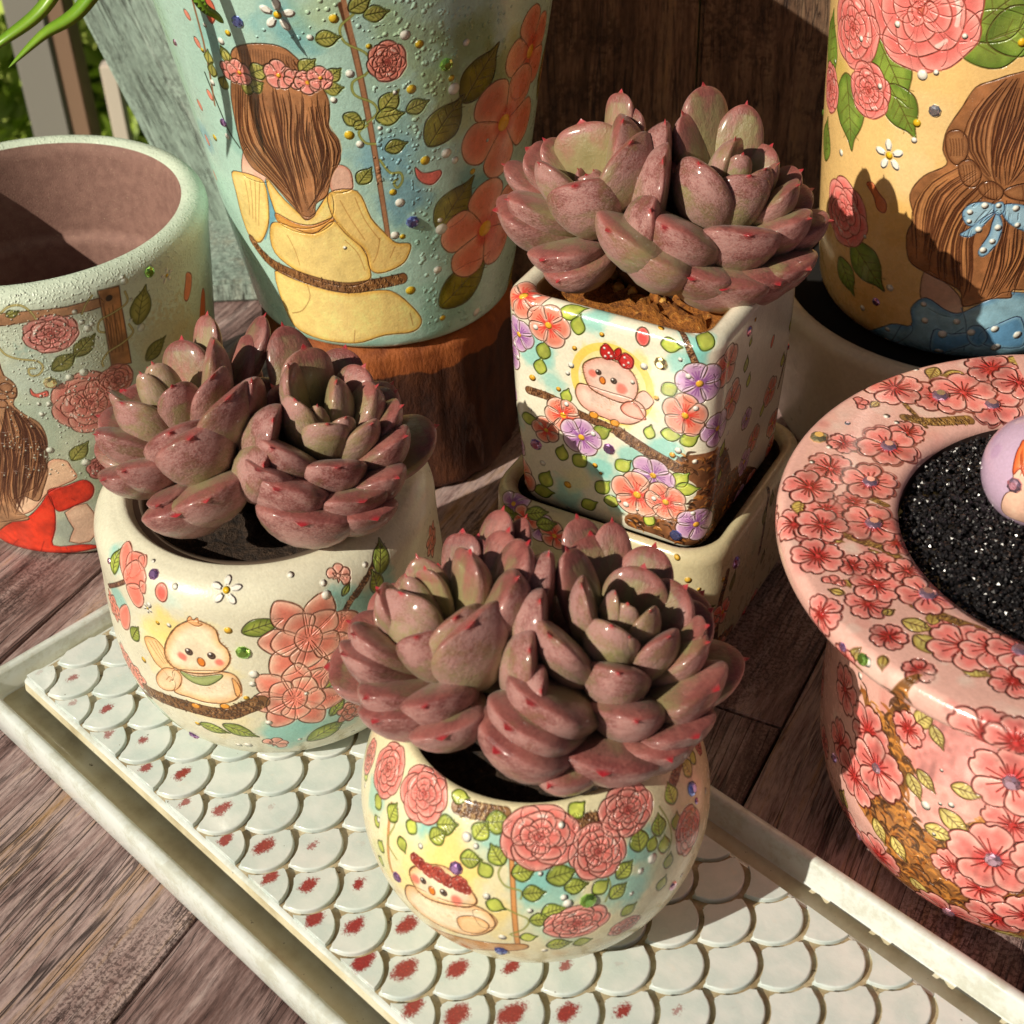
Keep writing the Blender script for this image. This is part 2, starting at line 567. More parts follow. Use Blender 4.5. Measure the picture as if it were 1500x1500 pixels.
class Paint:
    def __init__(self, surf, base, ppm=6.5, seed=1):
        self.S = surf
        rmax = surf.p[:, 0].max()
        self.rref = rmax
        self.W = int(surf.per * rmax * 1000 * ppm)
        self.H = int(surf.T * 1000 * ppm)
        self.im = np.empty((self.H, self.W, 3), np.float32)
        self.im[:] = rgb(*base)
        self.h = np.full((self.H, self.W), 0.5, np.float32)
        self.n1 = vnoise(self.H, self.W, 34, seed)
        self.n2 = vnoise(self.H, self.W, 9, seed + 1)
        self.r = random.Random(seed)

    # --- coordinates
    def c(self, px, py):
        u, v = self.S.pix(px, py)
        return np.array([u * self.W, v * self.H])

    def cs(self, pts):
        return np.array([self.c(*p) for p in pts])

    def frame(self, cx, cy):
        """canvas pixels per photo pixel in x and y at a canvas point"""
        u, v = cx / self.W, min(max(cy / self.H, 0), 1)
        P = self.S.pos(u, v)
        z = proj(P)[1]
        r = max(float(self.S.rz(v)[0]), 0.004)
        return (z / F_PX) / (self.S.per * r / self.W), (z / F_PX) / (self.S.T / self.H)

    # --- raster
    def _box(self, P, pad):
        x0, y0 = np.floor(P.min(0) - pad).astype(int)
        x1, y1 = np.ceil(P.max(0) + pad).astype(int) + 1
        x0, y0 = max(x0, 0), max(y0, 0)
        x1, y1 = min(x1, self.W), min(y1, self.H)
        if x1 <= x0 or y1 <= y0: return None
        return x0, y0, x1, y1

    def _grid(self, b):
        return np.meshgrid(np.arange(b[0], b[2], dtype=np.float32) + 0.5, np.arange(b[1], b[3], dtype=np.float32) + 0.5)

    @staticmethod
    def _seg(X, Y, P, closed=True, inside=True):
        d2 = np.full(X.shape, 1e9, np.float32)
        ins = np.zeros(X.shape, bool)
        N = len(P)
        for i in range(N if closed else N - 1):
            ax, ay = P[i]
            bx, by = P[(i + 1) % N]
            ex, ey = bx - ax, by - ay
            l2 = ex * ex + ey * ey + 1e-9
            t = np.clip(((X - ax) * ex + (Y - ay) * ey) / l2, 0, 1)
            q = (X - ax - t * ex) ** 2 + (Y - ay - t * ey) ** 2
            np.minimum(d2, q, out=d2)
            if inside and (ay > by) != (ay < by) or (inside and ay != by):
                cnd = (ay > Y) != (by > Y)
                if cnd.any():
                    ins ^= cnd & (X < (bx - ax) * (Y - ay) / (by - ay + 1e-12) + ax)
        d = np.sqrt(d2)
        return np.where(ins, -d, d)

    def put(self, b, mask, col):
        s = np.s_[b[1]:b[3], b[0]:b[2]]
        self.im[s] = self.im[s] * (1 - mask[..., None]) + col * mask[..., None]

    def poly(self, P, col, edge=None, ew=0.0, ink=INK, iw=1.6, alpha=1.0, smooth=4, tex=0.12, raise_=0.0, ink_a=0.85):
        P = np.asarray(P, float)
        if smooth: P = spline(P, smooth)
        b = self._box(P, 4)
        if b is None: return
        X, Y = self._grid(b)
        sd = self._seg(X, Y, P)
        m = np.clip(0.5 - sd, 0, 1) * alpha
        c = np.broadcast_to(np.asarray(col, np.float32), sd.shape + (3,))
        if edge is not None:
            k = np.clip(1 + sd / max(ew, 1e-3), 0, 1) ** 1.2
            c = c * (1 - k[..., None]) + np.asarray(edge, np.float32) * k[..., None]
        if tex:
            s = np.s_[b[1]:b[3], b[0]:b[2]]
            c = c * (1 + tex * (self.n1[s] + self.n2[s] * 0.6 - 0.8))[..., None]
        self.put(b, m, c)
        s = np.s_[b[1]:b[3], b[0]:b[2]]
        if raise_: self.h[s] = np.maximum(self.h[s], 0.5 + raise_ * np.clip(-sd / 2.5, 0, 1))
        if iw:
            k = np.clip(iw * 0.5 + 0.5 - np.abs(sd), 0, 1) * ink_a * (0.6 + 0.6 * self.n2[s])
            self.put(b, np.clip(k, 0, 1), np.asarray(ink, np.float32))
            self.h[s] = np.minimum(self.h[s], 0.5 - 0.2 * k)

    def stroke(self, P, w, col, alpha=1.0, smooth=4, taper=False, dig=0.0, raise_=0.0):
        P = np.asarray(P, float)
        if smooth: P = spline(P, smooth, False)
        N = len(P)
        wv = np.full(N, w, float)
        if taper: wv = w * np.sin(np.linspace(0.12, math.pi - 0.12, N)) ** 0.7
        b = self._box(P, w + 3)
        if b is None: return
        X, Y = self._grid(b)
        best = np.full(X.shape, 1e9, np.float32)
        for i in range(N - 1):
            ax, ay = P[i]
            ex, ey = P[i + 1] - P[i]
            t = np.clip(((X - ax) * ex + (Y - ay) * ey) / (ex * ex + ey * ey + 1e-9), 0, 1)
            q = np.sqrt((X - ax - t * ex) ** 2 + (Y - ay - t * ey) ** 2) - 0.5 * (wv[i] * (1 - t) + wv[i + 1] * t)
            np.minimum(best, q, out=best)
        m = np.clip(0.5 - best, 0, 1) * alpha
        self.put(b, m, np.asarray(col, np.float32))
        s = np.s_[b[1]:b[3], b[0]:b[2]]
        if dig: self.h[s] = np.minimum(self.h[s], 0.5 - dig * m)
        if raise_: self.h[s] = np.maximum(self.h[s], 0.5 + raise_ * np.clip(-best / (w * 0.4 + 0.01), 0, 1) ** 0.5)

    def wash(self, px, py, r, col, alpha=0.7, ry=None, cv=False):
        cx, cy = (px, py) if cv else self.c(px, py)
        sx, sy = self.frame(cx, cy)
        rx, ryy = r * sx, (ry or r) * sy
        b = self._box(np.array([[cx - rx * 1.5, cy - ryy * 1.5], [cx + rx * 1.5, cy + ryy * 1.5]]), 2)
        if b is None: return
        X, Y = self._grid(b)
        s = np.s_[b[1]:b[3], b[0]:b[2]]
        d = np.sqrt(((X - cx) / rx) ** 2 + ((Y - cy) / ryy) ** 2) + (self.n1[s] - 0.5) * 0.7 + (self.n2[s] - 0.5) * 0.25
        self.put(b, np.clip((1.05 - d) / 0.55, 0, 1) * alpha, rgb(*col))

    # --- motifs; places and sizes are read off the photograph in its own pixels
    def loc(self, px, py, pts, rot=0.0, cv=False):
        cx, cy = (px, py) if cv else self.c(px, py)
        sx, sy = self.frame(cx, cy)
        p = np.asarray(pts, float)
        ca, sa = math.cos(rot), math.sin(rot)
        x = p[:, 0] * ca - p[:, 1] * sa
        y = p[:, 0] * sa + p[:, 1] * ca
        return np.stack([cx + x * sx, cy + y * sy], 1)

    def petal_pts(self, r, wd, a, r0=0.08, point=0.0):
        L = r
        q = [(r0 * L, 0), (0.3 * L, wd * 0.55), (0.65 * L, wd), (0.92 * L, wd * 0.62), (L * (1 + point), 0), (0.92 * L, -wd * 0.62), (0.65 * L, -wd), (0.3 * L, -wd * 0.55)]
        ca, sa = math.cos(a), math.sin(a)
        return [(x * ca - y * sa, x * sa + y * ca) for x, y in q]

    def flower(self, px, py, r, rot=0.3, edge=(250, 214, 200), mid=(240, 120, 104), core=(228, 70, 60), eye=(250, 190, 60), ink=INK, n=5, stamens=True, cv=False, wd=0.45):
        k = self.frame(*((px, py) if cv else self.c(px, py)))
        r = r * 1.17
        for i in range(n):
            a = rot + i * 2 * math.pi / n
            P = self.loc(px, py, self.petal_pts(r * self.r.uniform(0.92, 1.06), r * wd, a), cv=cv)
            self.poly(P, rgb(*mid), edge=rgb(*edge), ew=r * k[1] * 0.24, ink=ink, iw=1.9)
            if stamens:
                for da in (-0.25, 0.0, 0.25):
                    q = [(r * 0.12 * math.cos(a), r * 0.12 * math.sin(a)), (r * 0.55 * math.cos(a + da), r * 0.55 * math.sin(a + da))]
                    self.stroke(self.loc(px, py, q, cv=cv), 1.6 + r * 0.03, rgb(*core), 0.75, smooth=0)
        self.wash(px, py, r * 0.34, core, 0.75, cv=cv)
        if eye: self.dot(px, py, r * 0.15, eye, cv=cv, raise_=0.25)

    def blossom(self, px, py, r, rot=0.2, cv=False):          # cherry blossom with long dark stamens
        k = self.frame(*((px, py) if cv else self.c(px, py)))
        r = r * 1.1
        for i in range(5):
            a = rot + i * 2 * math.pi / 5
            q = [(0.08, 0), (0.3, 0.26), (0.62, 0.46), (0.9, 0.36), (1.0, 0.15), (0.94, 0.02), (1.02, -0.14), (0.9, -0.36), (0.62, -0.46), (0.3, -0.26)]
            ca, sa = math.cos(a), math.sin(a)
            P = self.loc(px, py, [((x * ca - y * sa) * r, (x * sa + y * ca) * r) for x, y in q], cv=cv)
            self.poly(P, rgb(236, 128, 122), edge=rgb(248, 190, 178), ew=r * k[1] * 0.3, ink=rgb(104, 30, 26), iw=2.4, tex=0.3, raise_=0.1)
        self.wash(px, py, r * 0.4, (214, 54, 54), 0.85, cv=cv)
        for i in range(15):
            a = rot + i * 2 * math.pi / 15 + self.r.uniform(-0.1, 0.1)
            l = r * self.r.uniform(0.4, 0.66)
            q = [(r * 0.14 * math.cos(a), r * 0.14 * math.sin(a)), (l * math.cos(a + 0.06), l * math.sin(a + 0.06))]
            self.stroke(self.loc(px, py, q, cv=cv), 2.0, rgb(140, 34, 28), 0.85, smooth=0, dig=0.1)

    def magnolia(self, px, py, r, rot=0.0, cv=False):
        k = self.frame(*((px, py) if cv else self.c(px, py)))
        for ring, (n, rr, wd) in enumerate(((7, 1.1, 0.36), (5, 0.74, 0.36))):
            for i in range(n):
                a = rot + ring * 0.4 + i * 2 * math.pi / n + self.r.uniform(-0.12, 0.12)
                P = self.loc(px, py, self.petal_pts(r * rr * self.r.uniform(0.9, 1.08), r * wd, a, 0.0, 0.06), cv=cv)
                self.poly(P, rgb(238, 138, 118), edge=rgb(252, 206, 182), ew=r * k[1] * 0.26, ink=rgb(112, 56, 40), iw=2.2, tex=0.2)
        P = self.loc(px, py, [(r * 0.3 * math.cos(t), r * 0.36 * math.sin(t)) for t in np.linspace(0, 6.283, 9)[:-1]], cv=cv)
        self.poly(P, rgb(242, 140, 120), edge=rgb(252, 196, 172), ew=r * k[1] * 0.12, ink=rgb(112, 56, 40), iw=2.0)

    def rose(self, px, py, r, rot=0.0, light=(250, 190, 176), mid=(238, 132, 122), dark=(212, 88, 84), sq=1.0, cv=False, ink=rgb(122, 56, 46)):
        k = self.frame(*((px, py) if cv else self.c(px, py)))
        r = r * 1.12
        for ring, (n, rr) in enumerate(((6, 1.0), (5, 0.74), (4, 0.5), (3, 0.28))):
            for i in range(n):
                a = rot + ring * 0.55 + i * 2 * math.pi / n
                d = r * rr * 0.56
                cx, cy = d * math.cos(a), d * math.sin(a) * sq
                w = r * rr * 0.52
                q = []
                for t in np.linspace(0, 2 * math.pi, 11)[:-1]:
                    e = 1 + 0.07 * math.sin(3 * t + i) + self.r.uniform(-0.03, 0.03)
                    x, y = w * 0.86 * math.cos(t) * e, w * 1.12 * math.sin(t) * e
                    q.append((cx + x * math.cos(a) - y * math.sin(a), cy + (x * math.sin(a) + y * math.cos(a)) * sq))
                self.poly(self.loc(px, py, q, cv=cv), rgb(*mid), edge=rgb(*light), ew=r * k[1] * 0.2 * (1.1 - 0.2 * ring), ink=ink, iw=2.0, tex=0.16)
        self.wash(px, py, r * 0.16, dark, 0.7, cv=cv)
        q = [(r * 0.02 * t * math.cos(t * 1.2), r * 0.02 * t * math.sin(t * 1.2) * sq) for t in np.linspace(1, 9, 14)]
        self.stroke(self.loc(px, py, q, cv=cv), 2.0, ink, 0.8, dig=0.1)
        for i in range(3):
            a = self.r.uniform(0, 6.28)
            q = [(r * 0.6 * math.cos(a + t), r * 0.6 * math.sin(a + t) * sq) for t in (0, 0.15, 0.3)]
            self.stroke(self.loc(px, py, q, cv=cv), r * k[1] * 0.06 + 1, rgb(255, 232, 222), 0.8)

    def leaf(self, px, py, L, rot=0.0, wd=0.5, col=(176, 190, 84), edge=(112, 134, 52), ink=rgb(78, 84, 34), veins=True, cv=False):
        k = self.frame(*((px, py) if cv else self.c(px, py)))
        L = L * 1.12
        h = L / 2
        q = [(-h, 0), (-h * 0.72, h * wd * 0.62), (-h * 0.2, h * wd), (h * 0.35, h * wd * 0.78), (h * 0.8, h * wd * 0.24), (h * 1.14, 0), (h * 0.8, -h * wd * 0.24), (h * 0.35, -h * wd * 0.78), (-h * 0.2, -h * wd), (-h * 0.72, -h * wd * 0.62)]
        self.poly(self.loc(px, py, q, rot, cv), rgb(*col), edge=rgb(*edge), ew=h * k[1] * 0.3, ink=ink, iw=2.0, tex=0.3)
        if veins:
            self.stroke(self.loc(px, py, [(-h * 0.9, 0), (0, h * 0.04), (h * 0.85, 0)], rot, cv), 1.7, ink, 0.8, dig=0.1)
            if L > 26:
                for t in (-0.5, -0.15, 0.2, 0.5):
                    for sgn in (1, -1):
                        self.stroke(self.loc(px, py, [(t * h, 0), (t * h + h * 0.3, sgn * h * wd * 0.72 * (1 - abs(t) * 0.6))], rot, cv), 1.4, ink, 0.65, smooth=0, dig=0.06)

    def dot(self, px, py, r, col=(250, 248, 236), raise_=0.5, cv=False):
        cx, cy = (px, py) if cv else self.c(px, py)
        sx, sy = self.frame(cx, cy)
        rx, ry = max(r * sx, 1.2), max(r * sy, 1.2)
        b = self._box(np.array([[cx - rx, cy - ry], [cx + rx, cy + ry]]), 3)
        if b is None: return
        X, Y = self._grid(b)
        d = np.sqrt(((X - cx) / rx) ** 2 + ((Y - cy) / ry) ** 2)
        self.put(b, np.clip((1 - d) * min(rx, ry) + 0.5, 0, 1), rgb(*col))
        if raise_:
            s = np.s_[b[1]:b[3], b[0]:b[2]]
            self.h[s] = np.maximum(self.h[s], 0.5 + raise_ * np.sqrt(np.clip(1 - d * d, 0, 1)))

    def dots(self, lst, col=(250, 248, 236)):
        for x, y, r in lst: self.dot(x, y, r, col)

    def daisy(self, px, py, r, rot=0.3, cv=False):
        for i in range(5):
            a = rot + i * 2 * math.pi / 5
            P = self.loc(px, py, self.petal_pts(r, r * 0.24, a, 0.3), cv=cv)
            self.poly(P, rgb(250, 248, 238), iw=0, tex=0.03, raise_=0.4)
        self.dot(px, py, r * 0.22, (244, 200, 40), cv=cv)

    def ell(self, px, py, rx, ry, rot, col, **kw):
        q = [(rx * math.cos(t), ry * math.sin(t)) for t in np.linspace(0, 2 * math.pi, 13)[:-1]]
        self.poly(self.loc(px, py, q, rot), rgb(*col), **kw)

    def pp(self, pts, col, **kw):                 # outline given by photograph points
        kw.setdefault('ink', INK)
        self.poly(self.cs(pts), rgb(*col), **kw)

    def line(self, pts, w, col, **kw):
        P = self.cs(pts)
        k = self.frame(*P[len(P) // 2])
        self.stroke(P, w * (k[0] + k[1]) / 2, rgb(*col), **kw)

    def hair(self, g1, g2, n, dark=(74, 40, 24), light=(196, 140, 96), w=2.0, wob=1.6):
        A, B = spline(self.cs(g1), 3, False), spline(self.cs(g2), 3, False)
        m = min(len(A), len(B))
        A, B = A[:m], B[:m]
        for i in range(n):
            t = (i + self.r.uniform(0.15, 0.85)) / n
            P = A * (1 - t) + B * t
            ph = self.r.uniform(0, 6)
            P = P + np.stack([np.sin(np.linspace(0, 7, m) + ph * 0.25 + t * 9) * wob * 3.2 * np.linspace(0.3, 1, m), np.zeros(m)], 1)
            a, z = self.r.randint(0, m // 3), m - self.r.randint(0, m // 4)
            if z - a < 3: continue
            isd = self.r.random() < 0.68
            self.stroke(P[a:z], w * self.r.uniform(0.7, 1.5), rgb(*(dark if isd else light)), 0.85 if isd else 0.6, smooth=0, taper=True, dig=0.15 if isd else 0.0)

    def bark(self, pts, w, col=(140, 96, 60), dark=(70, 44, 28), light=(196, 150, 100)):
        P = self.cs(pts)
        k = self.frame(*P[len(P) // 2])
        w = w * (k[0] + k[1]) / 2
        self.stroke(P, w + 3, rgb(*dark))
        self.stroke(P, w, rgb(*col))
        Q = spline(P, 14, False)
        for i in range(len(Q) - 1):
            d = Q[i + 1] - Q[i]
            d = d / (np.hypot(*d) + 1e-6)
            nn = np.array([-d[1], d[0]])
            for _ in range(2):
                o = self.r.uniform(-0.5, 0.5) * w
                a = Q[i] + nn * o
                self.stroke([a - nn * w * 0.16, a + d * w * 0.12, a + nn * w * 0.16], 2.0, rgb(*(dark if self.r.random() < 0.65 else light)), 0.8, smooth=2, dig=0.12)

    def barkfill(self, pts, n, col=(140, 96, 60), dark=(66, 42, 28), light=(206, 140, 70), ln=10):
        self.pp(pts, col, iw=0, tex=0.4)
        P = self.cs(pts)
        lo, hi = P.min(0), P.max(0)
        X = np.array([[self.r.uniform(lo[0], hi[0]), self.r.uniform(lo[1], hi[1])] for _ in range(n)])
        sd = self._seg(X[:, 0].astype(np.float32)[None], X[:, 1].astype(np.float32)[None], spline(P, 3))[0]
        for x, s in zip(X, sd):
            if s > 0: continue
            a = self.r.uniform(-0.9, 0.9)
            L = self.r.uniform(0.5, 1.2) * ln
            d = np.array([math.cos(a), math.sin(a)]) * L
            nn = np.array([-d[1], d[0]]) * 0.35
            c = self.r.random()
            self.stroke([x - d * 0.6, x + nn, x + d * 0.6], self.r.uniform(3, 7), rgb(*(dark if c < 0.5 else light if c < 0.8 else (176, 104, 44))), 0.8, smooth=3, taper=True, dig=0.15 if c < 0.5 else 0, raise_=0.12 if c > 0.5 else 0)

    def behind(self, fn, n, v=(0.1, 0.9), seed=3, span=0.24):
        """carry the decoration on round the back of the pot"""
        r = random.Random(seed)
        for _ in range(n):
            u = r.uniform(-span, span) % 1.0
            fn(u * self.W, r.uniform(*v) * self.H, r)

    # --- finish
    def material(self, name, rough=0.3, coat=0.25, bumpd=0.0006, grain=0.05, grit=None):
        g = vnoise(self.H, self.W, 3, 77)
        g2 = vnoise(self.H, self.W, 60, 78)
        self.im *= (1 + grain * (g - 0.5) + 0.06 * (g2 - 0.5))[..., None]
        hh = self.h
        out = np.ones((self.H, self.W, 4), np.float32)
        out[..., :3] = np.clip(self.im, 0, 1)
        img = bpy.data.images.new(name + '_colour', self.W, self.H)
        img.pixels.foreach_set(out.ravel())
        img.update(); img.pack()
        out[..., :3] = np.clip(hh, 0, 1)[..., None]
        hi = bpy.data.images.new(name + '_relief', self.W, self.H)
        hi.colorspace_settings.name = 'Non-Color'
        hi.pixels.foreach_set(out.ravel())
        hi.update(); hi.pack()
        N = NT(name)
        uv = N.coord('UV')
        t = N.n('ShaderNodeTexImage', image=img, interpolation='Cubic')
        N.l(uv, t.inputs['Vector'])
        th = N.n('ShaderNodeTexImage', image=hi, interpolation='Cubic')
        N.l(uv, th.inputs['Vector'])
        ob = N.coord('Object')
        nz = N.noise(ob, 220, 4, 0.6)
        nf = N.noise(ob, 1400, 3, 0.6)
        col = N.mix(N.smooth(nf, 0.35, 0.65, 0.0, 0.12), t.outputs['Color'], (0.75, 0.68, 0.55), 'MULTIPLY')
        N.set(Base_Color=col, Roughness=N.smooth(nz, 0.3, 0.7, rough * 0.75, rough * 1.3), Coat_Weight=coat, Coat_Roughness=0.12)
        b1 = N.bump(th.outputs['Color'], 1.0, bumpd * 3.2)
        b2 = N.bump(N.math('ADD', nz, N.math('MULTIPLY', nf, 0.35)), 0.35 if not grit else grit, 0.0005, b1)
        N.l(b2, N.b.inputs['Normal'])
        return N.m


def gem_mesh(name):
    n = 8
    V = []
    F = []
    for k, (r, z, o) in enumerate(((1.0, 0.0, 0), (0.98, 0.22, 0), (0.80, 0.45, 0.5), (0.5, 0.62, 0))):
        for i in range(n):
            a = (i + o) * 2 * math.pi / n
            V.append((r * math.cos(a), r * math.sin(a), z))
    for i in range(n):
        j = (i + 1) % n
        F.append((i, j, n + j, n + i))
        F += [(n + i, n + j, 2 * n + i), (n + j, 2 * n + j, 2 * n + i)]
        F += [(2 * n + i, 2 * n + j, 3 * n + j), (2 * n + i, 3 * n + j, 3 * n + i)]
    F.append(tuple(range(3 * n, 4 * n)))
    me = bpy.data.meshes.new(name)
    me.from_pydata(V, [], F)
    me.materials.append(None)
    me.update()
    return me


GEM_ME = {}
for gname, gm in GEMS.items():
    me_ = gem_mesh('rhinestone')
    me_.materials[0] = gm
    GEM_ME[gname] = me_


def gems(root, surf, lst):
    for px, py, r, kind in lst:
        u, v = surf.pix(px, py)
        P = surf.pos(u, v)
        n = Vector(surf.normal(np.array(u), np.array(v)))
        z = proj(P)[1]
        s = r * z / F_PX
        o = bpy.data.objects.new('rhinestone', GEM_ME[kind])
        link(o, next(c for c in root.children if c.name.startswith('body')))
        q = n.to_track_quat('Z', 'Y') @ Matrix.Rotation(random.uniform(0, 6), 4, 'Z').to_quaternion()
        o.matrix_local = Matrix.Translation(Vector(P) - root.location - n * 0.0001) @ q.to_matrix().to_4x4() @ Matrix.Diagonal((s, s, s * 0.85, 1))


def pot(name, label, surf, paint_mat, inner, inner_mat, group=None, cat='plant pot'):
    """an empty at the base, the painted outer skin and the bare inside"""
    root = thing(name, label, cat, tuple(surf.c), group)
    P, F, UV = surf.mesh()
    mesh_obj('body', P, F, paint_mat, root, uvs=UV)
    top = surf.p[-1]
    ins = Surf(surf.c[0], surf.c[1], surf.c[2], [tuple(top)] + inner, surf.square, surf.rot)
    P, F, UV = ins.mesh(96)
    mesh_obj('inner_wall', P, F, inner_mat, root)
    return root


def arc(cx, cz, rx, rz, a0, a1, n):
    return [(cx + rx * math.cos(rad(a)), cz + rz * math.sin(rad(a))) for a in np.linspace(a0, a1, n)]


def disc_soil(name, label, surf, r, z, mat, lump=0.0015, n=40, square=None):
    V = [(0, 0, z)]
    F = []
    rings = 10
    r_ = random.Random(len(label) * 7 + 5)
    for k in range(1, rings + 1):
        for i in range(n):
            u = i / n
            q = surf.sec(u)
            V.append((q[0] * r * k / rings, q[1] * r * k / rings, z + r_.uniform(-1, 1) * lump))
    for i in range(n):
        F.append((0, 1 + (i + 1) % n, 1 + i)[::-1])
    for k in range(rings - 1):
        for i in range(n):
            a, b = 1 + k * n + i, 1 + k * n + (i + 1) % n
            F.append((a, a + n, b + n, b)[::-1])
    o = mesh_obj(name, V, F, mat)
    o.location = tuple(surf.c)
    tag(o, label, 'soil', kind='stuff')
    return o

# ------------------------------------------------------------------ table, wall, stand, garden
def clip_poly(poly, a, b, c):          # keep a*x + b*y <= c
    out = []
    for i in range(len(poly)):
        p, q = poly[i], poly[(i + 1) % len(poly)]
        dp, dq = a * p[0] + b * p[1] - c, a * q[0] + b * q[1] - c
        if dp <= 0: out.append(p)
        if (dp < 0) != (dq < 0) and dp != dq:
            t = dp / (dp - dq)
            out.append((p[0] + t * (q[0] - p[0]), p[1] + t * (q[1] - p[1])))
    return out


table = bpy.data.objects.new('wooden_table_top', None)
link(table)
tag(table, kind='structure')
GA = rad(61)
gd, gn = np.array([math.cos(GA), math.sin(GA)]), np.array([-math.sin(GA), math.cos(GA)])
PW = 0.112
for k in range(-8, 9):
    n0 = 0.0806 + k * PW
    for half in (0, 1):
        s0 = -0.9 + half * 1.2 + (0.35 if k % 2 else 0.0)
        s1 = s0 + 1.2
        g = 0.00045
        c = [gd * s + gn * n for s, n in ((s0 + g, n0 + g), (s1 - g, n0 + g), (s1 - g, n0 + PW - g), (s0 + g, n0 + PW - g))]
        pl = [tuple(p) for p in c]
        for a, b, q in ((0, 1, 0.665), (0, -1, 0.30), (1, 0, 0.62), (-1, 0, 0.55)):
            pl = clip_poly(pl, a, b, q) if pl else pl
        if len(pl) < 3: continue
        ctr = np.mean(pl, axis=0)
        loc2 = [((p[0] - ctr[0]) * gn[0] + (p[1] - ctr[1]) * gn[1], (p[0] - ctr[0]) * gd[0] + (p[1] - ctr[1]) * gd[1]) for p in pl]
        if sum(loc2[i][0] * loc2[(i + 1) % len(loc2)][1] - loc2[(i + 1) % len(loc2)][0] * loc2[i][1] for i in range(len(loc2))) < 0: loc2.reverse()
        bm = bmesh.new()
        top = [bm.verts.new((x, y, 0)) for x, y in loc2]
        bot = [bm.verts.new((x, y, -0.018)) for x, y in loc2]
        f = bm.faces.new(top)
        bm.faces.new(bot[::-1])
        n = len(top)
        for i in range(n): bm.faces.new((top[i], bot[i], bot[(i + 1) % n], top[(i + 1) % n]))
        bmesh.ops.bevel(bm, geom=list(f.edges), offset=0.0005, segments=1, affect='EDGES')
        o = bm_obj('plank', bm, M_TABLE, table)
        o.matrix_local = Matrix(((gn[0], gd[0], 0, ctr[0]), (gn[1], gd[1], 0, ctr[1]), (0, 0, 1, 0), (0, 0, 0, 1)))

ground = mesh_obj('ground', [(-9, -2, -0.8), (9, -2, -0.8), (9, 14, -0.8), (-9, 14, -0.8)], [(0, 1, 2, 3)], soil_mat('lawn', lin(70, 86, 34), lin(130, 148, 66)))
tag(ground, kind='structure')


def box(name, sx, sy, sz, mat, parent=None, bev=0.001, seg=2):
    bm = bmesh.new()
    bmesh.ops.create_cube(bm, size=1.0)
    bmesh.ops.scale(bm, vec=(sx, sy, sz), verts=bm.verts)
    bmesh.ops.bevel(bm, geom=list(bm.edges), offset=bev, segments=seg, affect='EDGES')
    return bm_obj(name, bm, mat, parent)


wall = thing('wooden_screen', 'dark brown wooden screen of upright planks standing behind the pots', 'screen', (0.3, 0.553, 0))
x = -0.035
for i, wdt in enumerate((0.1105, 0.082, 0.105, 0.094, 0.11, 0.1, 0.09)):
    o = box('plank', wdt - 0.0012, 0.012, 0.55, M_WALL, wall, 0.0012)
    o.location = (x + wdt / 2 - 0.3, 0.003 * ((i * 7) % 3 - 1), 0.2765)
    x += wdt

stand = thing('plant_stand', 'pale teal washed wooden stand with slanting boards beside the screen', 'plant stand', (-0.12, 0.60, 0))
lean = math.atan2(0.030, 0.100)
for i, (dx, wd_, mt) in enumerate(((-0.0005, 0.050, 0), (0.0495, 0.046, 0.003))):
    o = box('board', wd_ - 0.0012, 0.016, 0.62, M_TEALWOOD, stand, 0.0015)
    o.rotation_euler = (0, -lean, 0)
    base = Vector((0.009 + dx, 0.012 + mt, 0.012))
    o.location = base + Vector((-math.sin(lean) * 0.30, 0, math.cos(lean) * 0.30))
o = box('foot_board', 0.15, 0.095, 0.010, M_TEALWOOD, stand, 0.0015)
o.location = (0.012, -0.002, 0.0052)

M_POSTG = simple('grey_paint', lin(150, 146, 140), 0.6)
M_POSTW = simple('white_paint', lin(226, 214, 200), 0.6)
pg = thing('railing_post', 'thick grey railing post beyond the mint green pot', 'railing post', (-0.318, 0.98, -0.8))
o = box('post', 0.026, 0.030, 1.9, M_POSTG, pg, 0.002)
o.location = (0.02, 0, 0.95)
o = box('side_strip', 0.012, 0.026, 1.9, simple('brown_paint', lin(150, 120, 100), 0.6), pg, 0.001)
o.location = (0.0395, 0, 0.95)
pw = thing('railing_baluster', 'slim white railing baluster against the green shrubs', 'baluster', (-0.247, 0.95, -0.8))
o = box('post', 0.0105, 0.0105, 0.745, M_POSTW, pw, 0.001)
o.location = (0.0, 0, 0.3725)


def foliage_mat():
    N = NT('shrub_leaves')
    info = N.coord('Object')
    n = N.noise(info, 9, 3)
    N.set(Base_Color=N.ramp(n, [(0.3, lin(110, 140, 36)), (0.5, lin(170, 196, 76)), (0.7, lin(214, 224, 124))]), Roughness=0.5)
    return N.m


M_FOL = foliage_mat()


